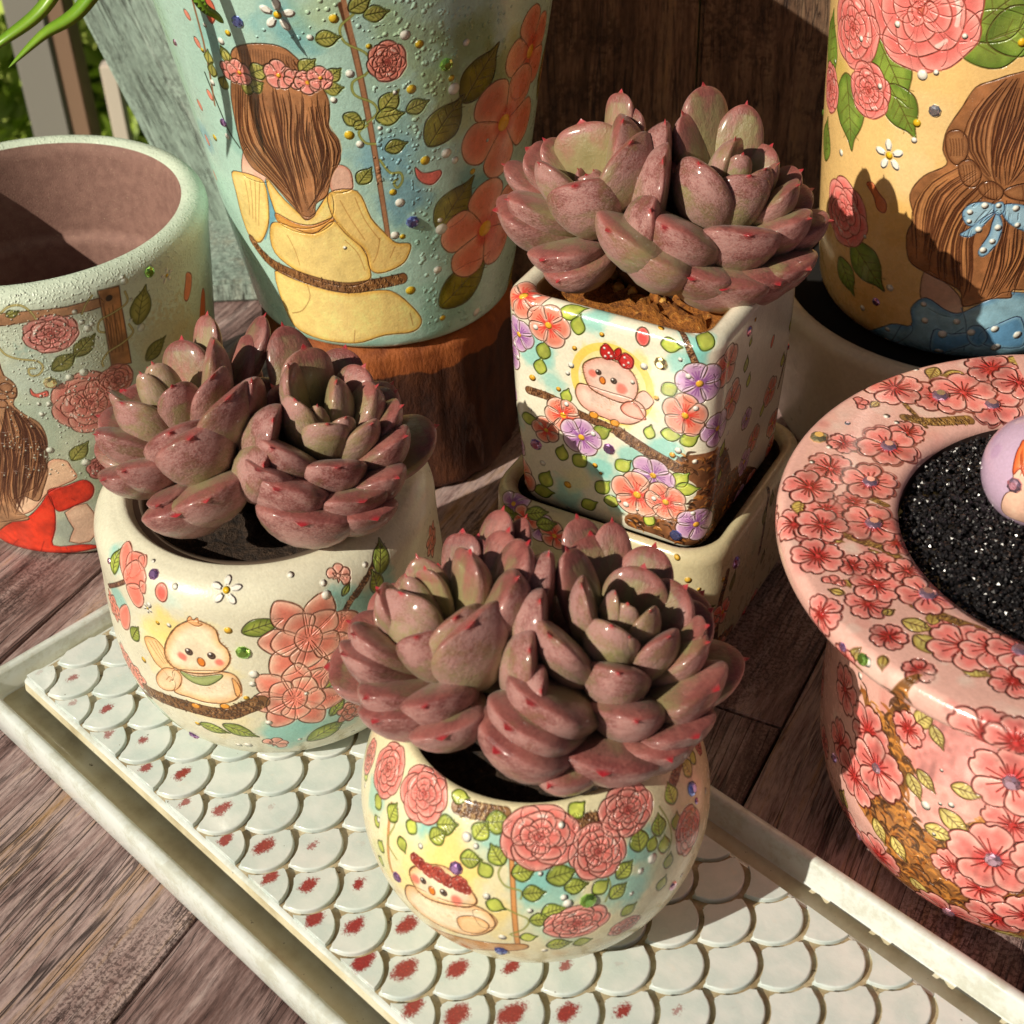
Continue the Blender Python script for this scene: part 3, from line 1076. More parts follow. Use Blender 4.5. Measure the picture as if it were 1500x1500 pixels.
def shrub(label, cx, cy, cz, rx, rz, n, seed):
    r = random.Random(seed)
    root = thing('garden_shrub', label, 'shrub', (cx, cy, -0.8))
    V, F = [], []
    for _ in range(n):
        while True:
            d = Vector((r.uniform(-1, 1), r.uniform(-1, 1), r.uniform(-1, 1)))
            if 0.25 < d.length < 1: break
        lump = 0.75 + 0.3 * math.sin(d.x * 5 + seed) * math.cos(d.z * 6 + d.y * 3)
        p = Vector((d.x * rx * lump, d.y * rx * lump, cz + 0.8 + d.z * rz * lump))
        a = Vector((r.gauss(0, 1), r.gauss(0, 1), r.gauss(0, 0.6) + 0.3)).normalized()
        b = a.cross(Vector((r.gauss(0, 1), r.gauss(0, 1), r.gauss(0, 1)))).normalized()
        L, w = r.uniform(0.018, 0.034), r.uniform(0.007, 0.011)
        k = len(V)
        V += [p - a * L, p + b * w, p + a * L, p - b * w]
        F.append((k, k + 1, k + 2, k + 3))
    mesh_obj('foliage', V, F, M_FOL, root, smooth=False)
    bm = bmesh.new()
    bmesh.ops.create_cone(bm, cap_ends=True, segments=10, radius1=0.03, radius2=0.012, depth=cz + 0.8)
    bmesh.ops.translate(bm, verts=bm.verts, vec=(0, 0, (cz + 0.8) / 2))
    bm_obj('trunk', bm, simple('bark_dark', lin(70, 56, 40), 0.9), root)


shrub('bushy green shrub growing below the railing', -0.52, 1.75, -0.42, 0.36, 0.38, 9000, 3)
shrub('yellowish green shrub further back in the garden', -1.05, 2.6, -0.45, 0.55, 0.5, 8000, 5)
shrub('low dark green shrub behind the slim baluster', -0.2, 2.1, -0.5, 0.42, 0.34, 8000, 9)

# ------------------------------------------------------------------ scale-pattern tray
W = 0.018
ZP = 0.013
TO = np.array([-0.01748, 0.20369])
TU, TV = np.array([0.69474, -0.71926]), np.array([0.71926, 0.69474])
U0, U1, V0, V1 = -9.62 * W, 6.0 * W, -0.5 * W, 4.5 * W
uc, vc = (U0 + U1) / 2, (V0 + V1) / 2
ctr = TO + TU * uc + TV * vc
tray = thing('ceramic_tray', 'long white glazed tray with a raised fish scale pattern and red dabs', 'tray', (ctr[0], ctr[1], 0))
tang = math.atan2(TU[1], TU[0])
tray.rotation_euler = (0, 0, tang)


def ring_rect(hu, hv, rc, n=6):
    out = []
    for sx, sy, a0 in ((1, 1, 0), (-1, 1, 90), (-1, -1, 180), (1, -1, 270)):
        for a in np.linspace(a0, a0 + 90, n):
            out.append((sx * (hu - rc) + rc * math.cos(rad(a)), sy * (hv - rc) + rc * math.sin(rad(a))))
    return out


HU, HV = (U1 - U0) / 2, (V1 - V0) / 2
zf, zr = ZP - 0.0066, ZP + 0.0013
# offsets outwards (short side, long side), height, corner radius, material
prof = [(-0.0006, -0.0006, ZP - 0.0015, 0.0015, 1), (0.0002, 0.0002, ZP - 0.0016, 0.002, 0), (0.0008, 0.0008, ZP - 0.0022, 0.002, 0), (0.0012, 0.0012, zf, 0.002, 2), (0.0030, 0.0084, zf, 0.003, 2),
        (0.0036, 0.0090, zf + 0.0006, 0.003, 0), (0.0043, 0.0099, zr - 0.0008, 0.003, 0), (0.0049, 0.0105, zr - 0.0001, 0.0035, 0), (0.0056, 0.0111, zr, 0.004, 0),
        (0.0070, 0.0125, zr - 0.0001, 0.005, 0), (0.0077, 0.0132, zr - 0.0009, 0.0055, 0), (0.0077, 0.0132, 0.004, 0.0055, 0), (0.0068, 0.0122, 0.0004, 0.0048, 0)]
V, F, MI = [], [], []
for ou, ov, z, rc, mi in prof:
    V += [(x, y, z) for x, y in ring_rect(HU + ou, HV + ov, rc)]
m = 24
F.append(tuple(range(m)))
MI.append(1)
for k in range(len(prof) - 1):
    for i in range(m):
        j = (i + 1) % m
        F.append((k * m + i, (k + 1) * m + i, (k + 1) * m + j, k * m + j))
        MI.append(prof[k + 1][4] if k else 0)
F.append(tuple(range((len(prof) - 1) * m, len(prof) * m))[::-1])
MI.append(0)
body = mesh_obj('tray_body', V, F, [M_TRAY, M_GROOVE, M_GUTTER], tray)
body.data.polygons.foreach_set('material_index', MI)
body.data.polygons[0].use_smooth = False


def scale_outline(n=9):
    h = W / 2
    P = []
    for a in np.linspace(-90, 90, 2 * n):                       # rounded point
        P.append((h * math.cos(rad(a)), h * math.sin(rad(a))))
    for a in np.linspace(0, -90, n)[1:]:                        # two hollow sides
        P.append((-h + h * math.cos(rad(a)), h + h * math.sin(rad(a))))
    for a in np.linspace(90, 0, n)[1:-1]:
        P.append((-h + h * math.cos(rad(a)), -h + h * math.sin(rad(a))))
    return np.array(P)


def inset(P, d):
    e = np.roll(P, -1, 0) - np.roll(P, 1, 0)
    e /= np.linalg.norm(e, axis=1, keepdims=True) + 1e-9
    return P + np.stack([-e[:, 1], e[:, 0]], 1) * d


def clip_half(P, lo, hi, ulo):
    q = [tuple(p) for p in P]
    for a, b, c in ((0, 1, hi), (0, -1, -lo), (-1, 0, -ulo)):
        q = clip_poly(q, a, b, c) if len(q) > 2 else q
    return np.array(q)


SC_CACHE = {}


def scale_mesh(lo, hi, ulo):
    key = (round(lo, 5), round(hi, 5), round(ulo, 5))
    if key in SC_CACHE: return SC_CACHE[key]
    P = inset(scale_outline(), 0.00088)
    P[:, 0] -= 0.00035
    ulo = max(ulo, -0.52 * W / 2)
    P = clip_half(P, lo, hi, ulo)
    if len(P) < 4: return None
    keep = [0]
    for i in range(1, len(P)):
        if np.hypot(*(P[i] - P[keep[-1]])) > 2e-4: keep.append(i)
    P = P[keep]
    if np.hypot(*(P[0] - P[-1])) < 2e-4: P = P[:-1]
    bm = bmesh.new()
    vs_ = [bm.verts.new((x, y, 0.0)) for x, y in P]
    top = bm.faces.new(vs_)
    bo = [bm.verts.new((x, y, -0.0018)) for x, y in P]
    n = len(P)
    for i in range(n): bm.faces.new((vs_[i], bo[i], bo[(i + 1) % n], vs_[(i + 1) % n]))
    bmesh.ops.bevel(bm, geom=list(top.edges), offset=0.00045, segments=3, profile=0.5, affect='EDGES', clamp_overlap=True)
    for f in bm.faces: f.smooth = not (f.normal.z > 0.999)
    me = bpy.data.meshes.new('scale')
    bm.to_mesh(me)
    bm.free()
    me.materials.append(M_SCALE)
    SC_CACHE[key] = me
    return me


for row in range(-20, 12):
    u = row * 0.5
    for c5 in range(-1, 6):
        v = c5 + (0.5 if row % 2 else 0.0)
        if u * W > U1 - 0.2 * W or v < -0.51 or v > 4.51: continue
        if u < -9.9: continue
        lo = max(-0.6 * W, V0 - v * W + 0.0005)
        hi = min(0.6 * W, V1 - v * W - 0.0005)
        ulo = max(-0.6 * W, U0 - u * W + 0.0005)
        me = scale_mesh(lo, hi, ulo)
        if me is None: continue
        o = bpy.data.objects.new('scale', me)
        link(o, tray)
        o.location = (u * W - uc, v * W - vc, ZP + 0.0001 * random.uniform(-1, 1))
        o.rotation_euler = (random.uniform(-0.012, 0.012), random.uniform(-0.012, 0.012), 0)
        if v < 0.2: I = 0.97 + 0.07 * u - (0.12 if v < 0 else 0)
        else: I = 1.0 + 0.16 * (u - 0.5) - (v - 0.5) * 0.62
        I *= random.uniform(0.85, 1.12)
        o['dab_shift'] = 0.0036 if v < -0.4 else (-0.0036 if v > 4.4 else 0.0)
        o['red'] = float(min(max(I, 0.0), 1.0))

# ------------------------------------------------------------------ painted pots
def Z(x0, y0, k):
    """readings taken from an enlargement that starts at (x0, y0), k times the photograph"""
    return lambda *p: (x0 + p[0] / k, y0 + p[1] / k) + tuple(q / k for q in p[2:])


CORAL = dict(edge=(252, 222, 206), mid=(244, 146, 122), core=(226, 66, 54))
LILAC = dict(edge=(240, 222, 234), mid=(206, 160, 206), core=(146, 84, 160))
TURQ = (138, 206, 198)
CREAM = (240, 236, 212)


def chick(p, z, head, body, eyes, beak, cheeks, tint=(252, 236, 204), shade=(244, 190, 130)):
    p.pp([z(*q)[:2] for q in body], tint, edge=rgb(*shade), ew=20, ink=rgb(112, 66, 34), iw=2.4)
    p.pp([z(*q)[:2] for q in head], tint, edge=rgb(*shade), ew=18, ink=rgb(112, 66, 34), iw=2.4)
    H = [z(*q)[:2] for q in head]
    for i in range(0, len(H)):
        a, b = np.array(H[i]), np.array(H[(i + 1) % len(H)])
        for t in (0.2, 0.5, 0.8):
            q = a * (1 - t) + b * t
            d = q - np.mean(H, 0)
            d = d / (np.hypot(*d) + 1e-6)
            p.line([tuple(q - d * 1), tuple(q + d * 3 + np.array([d[1], -d[0]]) * 1.2)], 0.7, (150, 96, 56), smooth=0)
    B = [z(*q)[:2] for q in body]
    c = np.mean(B, 0)
    for _ in range(34):
        q = c + np.array([p.r.gauss(0, 10), p.r.gauss(0, 6)])
        p.line([tuple(q), (q[0] + p.r.uniform(1, 3), q[1] + p.r.uniform(0.5, 2))], 0.6, (206, 140, 90), smooth=0, alpha=0.6)
    for x, y, r in cheeks:
        x, y, r = z(x, y, r)
        p.wash(x, y, r * 1.3, (238, 120, 104), 0.85)
    for x, y, r in eyes:
        x, y, r = z(x, y, r)
        p.dot(x, y, r, (64, 44, 36), 0.1)
        p.dot(x, y, r * 0.68, (104, 84, 72), 0)
        p.dot(x - r * 0.1, y - r * 0.1, r * 0.42, (40, 30, 26), 0)
        p.dot(x - r * 0.35, y - r * 0.4, r * 0.3, (255, 255, 250), 0)
    x, y, r = z(*beak)
    p.ell(x, y, r * 0.75, r, 0.1, (240, 140, 50), ink=rgb(150, 74, 30), iw=1.6, raise_=0.2)


# ---- drum pot with magnolias and a chick
def drum_pot():
    R, H, ro = 0.0462, 0.0700, 0.0352
    pr = [(0.0, 0.0), (0.026, 0.0), (0.031, 0.0008)] + arc(0.0310, 0.0300, R - 0.0310, 0.0292, -88, 0, 12)[1:]
    pr += [(R, 0.034), (R - 0.0002, 0.042), (R - 0.0008, 0.050)] + arc(R - 0.0098, 0.0600, 0.0088, 0.0088, 8, 80, 9) + [(ro + 0.0012, 0.0695), (ro, H - 0.0012), (ro - 0.0012, H - 0.003)]
    S = Surf(-0.0655, 0.3215, ZP + 0.0002, pr)
    p = Paint(S, (230, 228, 204), seed=5)
    z = Z(130, 730, 2.727)
    for x, y, r, c, a in ((170, 820, 26, TURQ, 0.75), (175, 880, 26, TURQ, 0.7), (250, 880, 24, (206, 228, 214), 0.8), (500, 905, 60, TURQ, 0.8), (560, 860, 40, TURQ, 0.7), (450, 985, 60, TURQ, 0.75),
                          (420, 1075, 46, TURQ, 0.8), (480, 1050, 50, TURQ, 0.6), (200, 1060, 40, (190, 224, 214), 0.8), (300, 1085, 40, (232, 234, 206), 0.8), (600, 900, 50, TURQ, 0.5)):
        p.wash(x, y, r, c, a)
    p.wash(268, 965, 82, (252, 236, 168), 0.95)
    p.wash(258, 930, 54, (252, 224, 120), 0.55)
    p.wash(268, 985, 56, (254, 246, 214), 0.8)
    p.wash(330, 1045, 60, (252, 236, 176), 0.5)
    # branches
    p.bark([z(1110, 320), z(1060, 390), z(1025, 450), z(1000, 540), z(1010, 640), z(940, 690)], 8, (120, 82, 62))
    p.bark([z(1070, 390), z(1120, 300), z(1150, 230)], 5, (120, 82, 62))
    p.bark([z(940, 800), z(1020, 780), z(1100, 740)], 5, (120, 82, 62))
    p.bark([z(80, 350), z(110, 345), z(150, 330)], 5, (140, 96, 80))
    p.bark([z(130, 700), z(190, 770), z(245, 790)], 8, (128, 90, 60))
    for x, y, L, a in ((690, 515, 150, 0.3), (185, 540, 100, 1.0), (1170, 235, 130, 1.0), (1150, 335, 110, 1.7), (965, 720, 100, 1.0), (950, 930, 165, 0.55), (500, 920, 110, -0.2), (605, 930, 130, -0.5),
                       (335, 905, 110, -0.8), (235, 810, 110, -0.9), (995, 835, 90, 0.9), (105, 250, 110, 1.6), (925, 700, 60, 0.3), (1030, 365, 50, 0.8)):
        q = z(x, y, L)
        p.leaf(q[0], q[1], q[2], a, 0.55, ink=rgb(66, 66, 30))
    for x, y, r, a in ((150, 640, 62, 0.9), (190, 705, 70, 0.2), (100, 430, 60, 0.4)):
        q = z(x, y, r)
        p.magnolia(q[0], q[1], q[2], a)
    # upright tulip-like bloom at the left
    for pts in ([(130, 200), (160, 170), (175, 210), (170, 280), (150, 330), (130, 290)], [(165, 215), (215, 220), (225, 250), (200, 300), (170, 320), (150, 290)], [(200, 235), (230, 225), (232, 262), (212, 285)],
                [(140, 290), (190, 245), (225, 290), (225, 340), (190, 365), (150, 345)], [(150, 350), (195, 345), (220, 400), (205, 438), (175, 415)], [(205, 330), (228, 345), (225, 380), (208, 372)],
                [(125, 440), (150, 425), (165, 470), (160, 520), (140, 520), (125, 480)]):
        p.pp([z(*q)[:2] for q in pts], (244, 134, 116), edge=rgb(252, 196, 176), ew=8, ink=rgb(120, 62, 46), iw=1.9)
    q = z(880, 560, 190); p.magnolia(q[0], q[1], q[2], 0.25)
    q = z(825, 800, 165); p.magnolia(q[0], q[1], q[2], 0.6)
    q = z(1050, 850, 60); p.magnolia(q[0], q[1], q[2], 0.1)
    q = z(1372, 165, 62); p.magnolia(q[0], q[1], q[2], 0.9)
    for x, y, r in ((1000, 310, 52), (745, 980, 54)):
        q = z(x, y, r)
        for a in (2.4, 1.2, 0.1, -0.8):
            P = p.loc(q[0], q[1], p.petal_pts(q[2], q[2] * 0.42, a, -0.5))
            p.poly(P, rgb(246, 160, 140), edge=rgb(252, 210, 190), ew=8, ink=rgb(120, 62, 46), iw=1.8)
    q = z(290, 377, 40); p.ell(q[0], q[1], q[2] * 0.75, q[2], 0.15, (240, 104, 92), edge=rgb(252, 184, 160), ew=7, ink=rgb(120, 50, 40))
    # perch
    p.bark([z(235, 765), z(300, 800), z(400, 832), z(540, 862), z(620, 840), z(690, 812)], 23, (130, 92, 58))
    # chick
    p.pp([z(*q) for q in ((222, 560), (262, 560), (300, 600), (322, 650), (345, 690), (335, 730), (300, 690), (262, 650))], (248, 214, 156), ink=rgb(150, 96, 56), edge=rgb(238, 178, 110), ew=8)
    for k in range(3): p.line([z(238 + k * 14, 570), z(300 + k * 8, 660)], 0.9, (150, 96, 56), smooth=0)
    chick(p, z, [(410, 488), (350, 515), (312, 570), (305, 625), (335, 672), (400, 697), (470, 702), (535, 690), (566, 650), (556, 605), (525, 575), (508, 525), (460, 497)],
          [(340, 690), (350, 745), (345, 775), (400, 795), (480, 818), (560, 816), (600, 795), (612, 760), (590, 712), (540, 694), (440, 690)], [(400, 613, 18), (490, 629, 18)], (450, 655, 22), [(373, 633, 18), (522, 655, 17)])
    p.pp([z(*q) for q in ((395, 490), (405, 472), (418, 488), (435, 478), (440, 500), (455, 505), (430, 512))], (250, 190, 130), ink=rgb(180, 100, 50), iw=1.4)
    p.pp([z(*q) for q in ((368, 690), (430, 712), (525, 704), (530, 720), (480, 748), (430, 742), (385, 715))], (182, 196, 128), ink=rgb(96, 96, 50), edge=rgb(140, 156, 90), ew=7)
    p.pp([z(*q) for q in ((270, 715), (300, 680), (345, 685), (372, 715), (362, 755), (325, 770), (285, 755))], (252, 222, 180), ink=rgb(160, 96, 56), edge=rgb(246, 186, 130), ew=8)
    p.line([z(310, 725), z(322, 712), z(334, 722), z(322, 732)], 0.9, (160, 96, 56))
    p.pp([z(*q) for q in ((575, 720), (600, 745), (612, 785), (592, 790), (580, 750))], (250, 190, 120), ink=rgb(170, 96, 50), iw=1.6)
    for x, y in ((428, 830), (545, 832)):
        q = z(x, y, 20); p.ell(q[0], q[1], q[2], q[2] * 0.75, 0.1, (244, 166, 60), ink=rgb(150, 90, 30), raise_=0.25)
    q = z(550, 366, 68); p.daisy(q[0], q[1], q[2], 0.25)
    q = z(235, 440, 26); p.daisy(q[0], q[1], q[2], 0.9)
    p.dots([z(*q) for q in ((807, 305, 14), (950, 386, 20), (938, 338, 14), (240, 425, 14), (660, 704, 20), (655, 742, 14), (600, 985, 13), (637, 985, 18), (320, 507, 11), (345, 352, 13), (720, 896, 14), (1105, 265, 12), (258, 250, 9), (843, 963, 9), (870, 780, 9), (1055, 930, 8))])
    p.dots([z(*q) for q in ((557, 528, 17), (275, 497, 10), (630, 798, 12), (435, 900, 12), (220, 645, 14))], (240, 190, 60))
    p.behind(lambda x, y, r: p.magnolia(x, y, r.uniform(40, 64), r.uniform(0, 6), cv=True), 7, (0.3, 0.75), 4)
    p.behind(lambda x, y, r: p.leaf(x, y, r.uniform(36, 56), r.uniform(0, 6), cv=True), 9, (0.3, 0.75), 5)
    m = p.material('drum_pot_paint', 0.32, 0.25)
    r = pot('flower_pot', 'cream drum shaped pot painted with a chick on a branch and pink magnolias', S, m, [(ro - 0.004, H - 0.0034), (ro - 0.0045, H - 0.006), (ro - 0.003, H - 0.016), (ro - 0.001, H - 0.028)], simple('drum_inner', lin(120, 104, 88), 0.7))
    gems(r, S, [z(260, 303, 25) + ('purple',), z(617, 615, 32) + ('green',), z(420, 948, 25) + ('purple',), z(82, 250, 14) + ('pink',)])
    disc_soil('potting_soil', 'dark soil inside the cream drum shaped pot with magnolias', S, ro - 0.002, H - 0.010, M_SOIL)
    return S


# ---- round pot with roses and a chick on a swing
def ball_pot():
    a, c = 0.0412, 0.0392
    zc = 0.866 * c
    aa = np.linspace(-60, 41.5, 34)
    pr = [(0, 0), (a * 0.42, 0.0)] + [(a * math.cos(rad(t)), zc + c * math.sin(rad(t))) for t in aa]
    ro = pr[-1][0]
    zt = pr[-1][1]
    pr += [(ro - 0.0005, zt + 0.0006), (ro - 0.0016, zt + 0.0009), (ro - 0.0028, zt + 0.0004)]
    S = Surf(0.0030, 0.2425, ZP + 0.0002, pr)
    p = Paint(S, (238, 230, 190), seed=15, ppm=7)
    z = Z(500, 1050, 2.586)
    for x, y, r, cc, al in ((330, 420, 130, TURQ, 0.8), (560, 470, 110, TURQ, 0.7), (800, 640, 170, TURQ, 0.75), (1050, 640, 150, TURQ, 0.7), (700, 600, 100, TURQ, 0.7), (1150, 500, 110, TURQ, 0.7), (130, 300, 90, TURQ, 0.6),
                            (820, 800, 150, (196, 224, 196), 0.7), (1250, 500, 130, (214, 214, 172), 0.7), (150, 520, 80, (222, 226, 170), 0.8)):
        q = z(x, y, r); p.wash(q[0], q[1], q[2], cc, al)
    q = z(370, 640, 270); p.wash(q[0], q[1], q[2], (252, 232, 160), 0.95)
    q = z(420, 560, 170); p.wash(q[0], q[1], q[2], (250, 214, 110), 0.5)
    q = z(560, 760, 110); p.wash(q[0], q[1], q[2], (250, 224, 140), 0.7)
    # bark round the mouth
    p.bark([z(440, 335), z(480, 350), z(540, 360), z(620, 372)], 20, (150, 108, 66), light=(226, 196, 140))
    p.bark([z(880, 400), z(930, 400), z(985, 392)], 22, (140, 98, 64))
    p.bark([z(1255, 250), z(1275, 190), z(1290, 130)], 14, (140, 98, 64))
    # swing ropes and seat
    p.line([z(645, 540), z(650, 640), z(655, 740), z(668, 860)], 8.5, (120, 78, 40))
    p.line([z(645, 540), z(650, 640), z(655, 740), z(668, 860)], 6.3, (226, 160, 96))
    p.line([z(190, 330), z(178, 440), z(184, 560), z(200, 600)], 6, (120, 78, 40))
    p.line([z(190, 330), z(178, 440), z(184, 560), z(200, 600)], 4.2, (222, 160, 100))
    p.pp([z(*q) for q in ((330, 790), (450, 835), (580, 858), (695, 862), (695, 882), (560, 885), (430, 862), (330, 815))], (206, 156, 100), ink=rgb(110, 70, 36), edge=rgb(170, 116, 66), ew=5)
    for vn in ([(625, 545), (595, 590), (620, 640), (680, 660), (680, 690)], [(610, 720), (660, 745), (710, 770), (690, 805), (640, 825), (700, 838)], [(1205, 340), (1240, 400), (1250, 470), (1220, 560)], [(1000, 590), (1020, 640), (1000, 700)], [(180, 330), (205, 400), (175, 470), (210, 540)]):
        p.line([z(*q) for q in vn], 2.6, (96, 100, 46)); p.line([z(*q) for q in vn], 1.3, (190, 196, 110))
    for x, y, r, a_ in ((400, 410, 42, 0.4), (365, 452, 38, 0.8), (195, 362, 40, 1.5), (267, 415, 32, 1.4), (595, 400, 48, 0.2), (530, 432, 40, 1.1), (590, 525, 42, 2.2), (490, 540, 40, 0.2), (545, 580, 34, 2.2), (690, 590, 42, 0.2),
                        (895, 350, 36, 0.5), (1130, 465, 46, 1.4), (1205, 410, 40, 1.2), (1270, 395, 32, 1.0), (1250, 290, 40, 1.3), (1225, 482, 34, 1.2), (985, 645, 36, 0.5), (1050, 660, 38, 0.5), (1075, 580, 40, 0.5),
                        (1240, 545, 30, 1.0), (805, 738, 44, 0.3), (755, 770, 38, 0.1), (730, 670, 40, 0.1), (585, 716, 36, -0.3), (710, 836, 30, 0.2), (825, 862, 44, 0.1), (915, 852, 34, 0.1), (230, 485, 30, -0.8), (140, 320, 34, 1.4),
                        (135, 395, 26, 1.2), (150, 490, 28, 1.4), (150, 545, 24, 1.4), (1215, 630, 32, 0.9), (1180, 480, 30, 0.8), (1090, 730, 34, 0.5), (1310, 190, 40, 1.5), (1330, 150, 30, 1.4), (95, 210, 34, 1.4), (450, 300, 34, 0.2)):
        q = z(x, y, r); p.leaf(q[0], q[1], q[2] * 1.9, a_, 0.9, col=(190, 200, 92), edge=(120, 146, 56), veins=r > 36)
    for x, y, r, a_ in ((835, 600, 55, 0.2), (890, 642, 42, 0.0)):
        q = z(x, y, r); p.leaf(q[0], q[1], q[2] * 1.9, a_, 0.8, col=(184, 196, 88))
    for x, y, r, sq in ((175, 200, 92, 1.1), (310, 290, 104, 1.0), (975, 510, 104, 1.0), (1085, 352, 112, 0.8), (1318, 430, 84, 1.1), (755, 455, 138, 0.85), (895, 782, 118, 0.7), (1075, 792, 62, 0.8), (105, 150, 60, 1.1), (1350, 100, 40, 1)):
        q = z(x, y, r); p.rose(q[0], q[1], q[2], p.r.uniform(0, 6), sq=sq)
    # chick
    p.pp([z(*q) for q in ((500, 735), (560, 745), (592, 775), (575, 800), (530, 795))], (246, 206, 150), ink=rgb(150, 96, 56), iw=1.6)
    chick(p, z, [(258, 585), (300, 562), (380, 565), (440, 602), (485, 650), (515, 700), (480, 722), (400, 712), (330, 690), (285, 655)],
          [(248, 640), (250, 690), (300, 745), (390, 800), (480, 828), (545, 822), (585, 790), (560, 745), (500, 715), (400, 700), (300, 655)], [(310, 621, 15), (387, 666, 17)], (343, 660, 20), [(280, 614, 18), (433, 697, 22)])
    p.pp([z(*q) for q in ((440, 765), (490, 755), (545, 775), (560, 800), (520, 822), (460, 810))], (250, 214, 160), ink=rgb(150, 96, 56), edge=rgb(244, 180, 120), ew=8)
    for k, (x, y, r) in enumerate(((280, 540, 22), (298, 556, 24), (330, 582, 27), (368, 598, 30), (402, 622, 26), (448, 635, 32), (472, 655, 20))):
        q = z(x, y, r); p.rose(q[0], q[1], q[2], k, light=(244, 150, 124), mid=(222, 84, 66), dark=(170, 40, 34), ink=rgb(120, 36, 28))
    p.dots([z(*q) for q in ((475, 455, 20), (510, 490, 12), (300, 490, 12), (845, 685, 15), (860, 708, 20), (715, 735, 12), (1178, 537, 22), (1135, 585, 14), (550, 680, 15), (610, 835, 16), (140, 390, 12), (755, 595, 10), (1100, 670, 10), (1390, 220, 14), (1380, 280, 12), (835, 410, 14), (770, 885, 12), (90, 260, 10), (1290, 600, 10))])
    p.behind(lambda x, y, r: p.rose(x, y, r.uniform(30, 46), r.uniform(0, 6), cv=True), 10, (0.3, 0.85), 6)
    p.behind(lambda x, y, r: p.leaf(x, y, r.uniform(26, 40), r.uniform(0, 6), 0.85, cv=True), 18, (0.25, 0.9), 7)
    m = p.material('ball_pot_paint', 0.24, 0.4)
    r = pot('flower_pot', 'round pot painted with pink roses and a chick on a swing', S, m, [(ro - 0.0034, zt - 0.001), (ro - 0.0030, zt - 0.006), (ro - 0.001, zt - 0.014), (ro + 0.002, zt - 0.022)], simple('ball_inner', lin(80, 62, 52), 0.7))
    gems(r, S, [z(435, 572, 30) + ('purple',), z(213, 606, 25) + ('purple',), z(605, 884, 28) + ('blue',), z(935, 696, 34) + ('green',), z(1327, 272, 30) + ('blue',), z(1255, 640, 22) + ('pink',), z(1345, 318, 14) + ('purple',)])
    disc_soil('potting_soil', 'dark soil inside the round rose painted pot', S, ro - 0.001, zt - 0.010, M_SOIL)
    return S


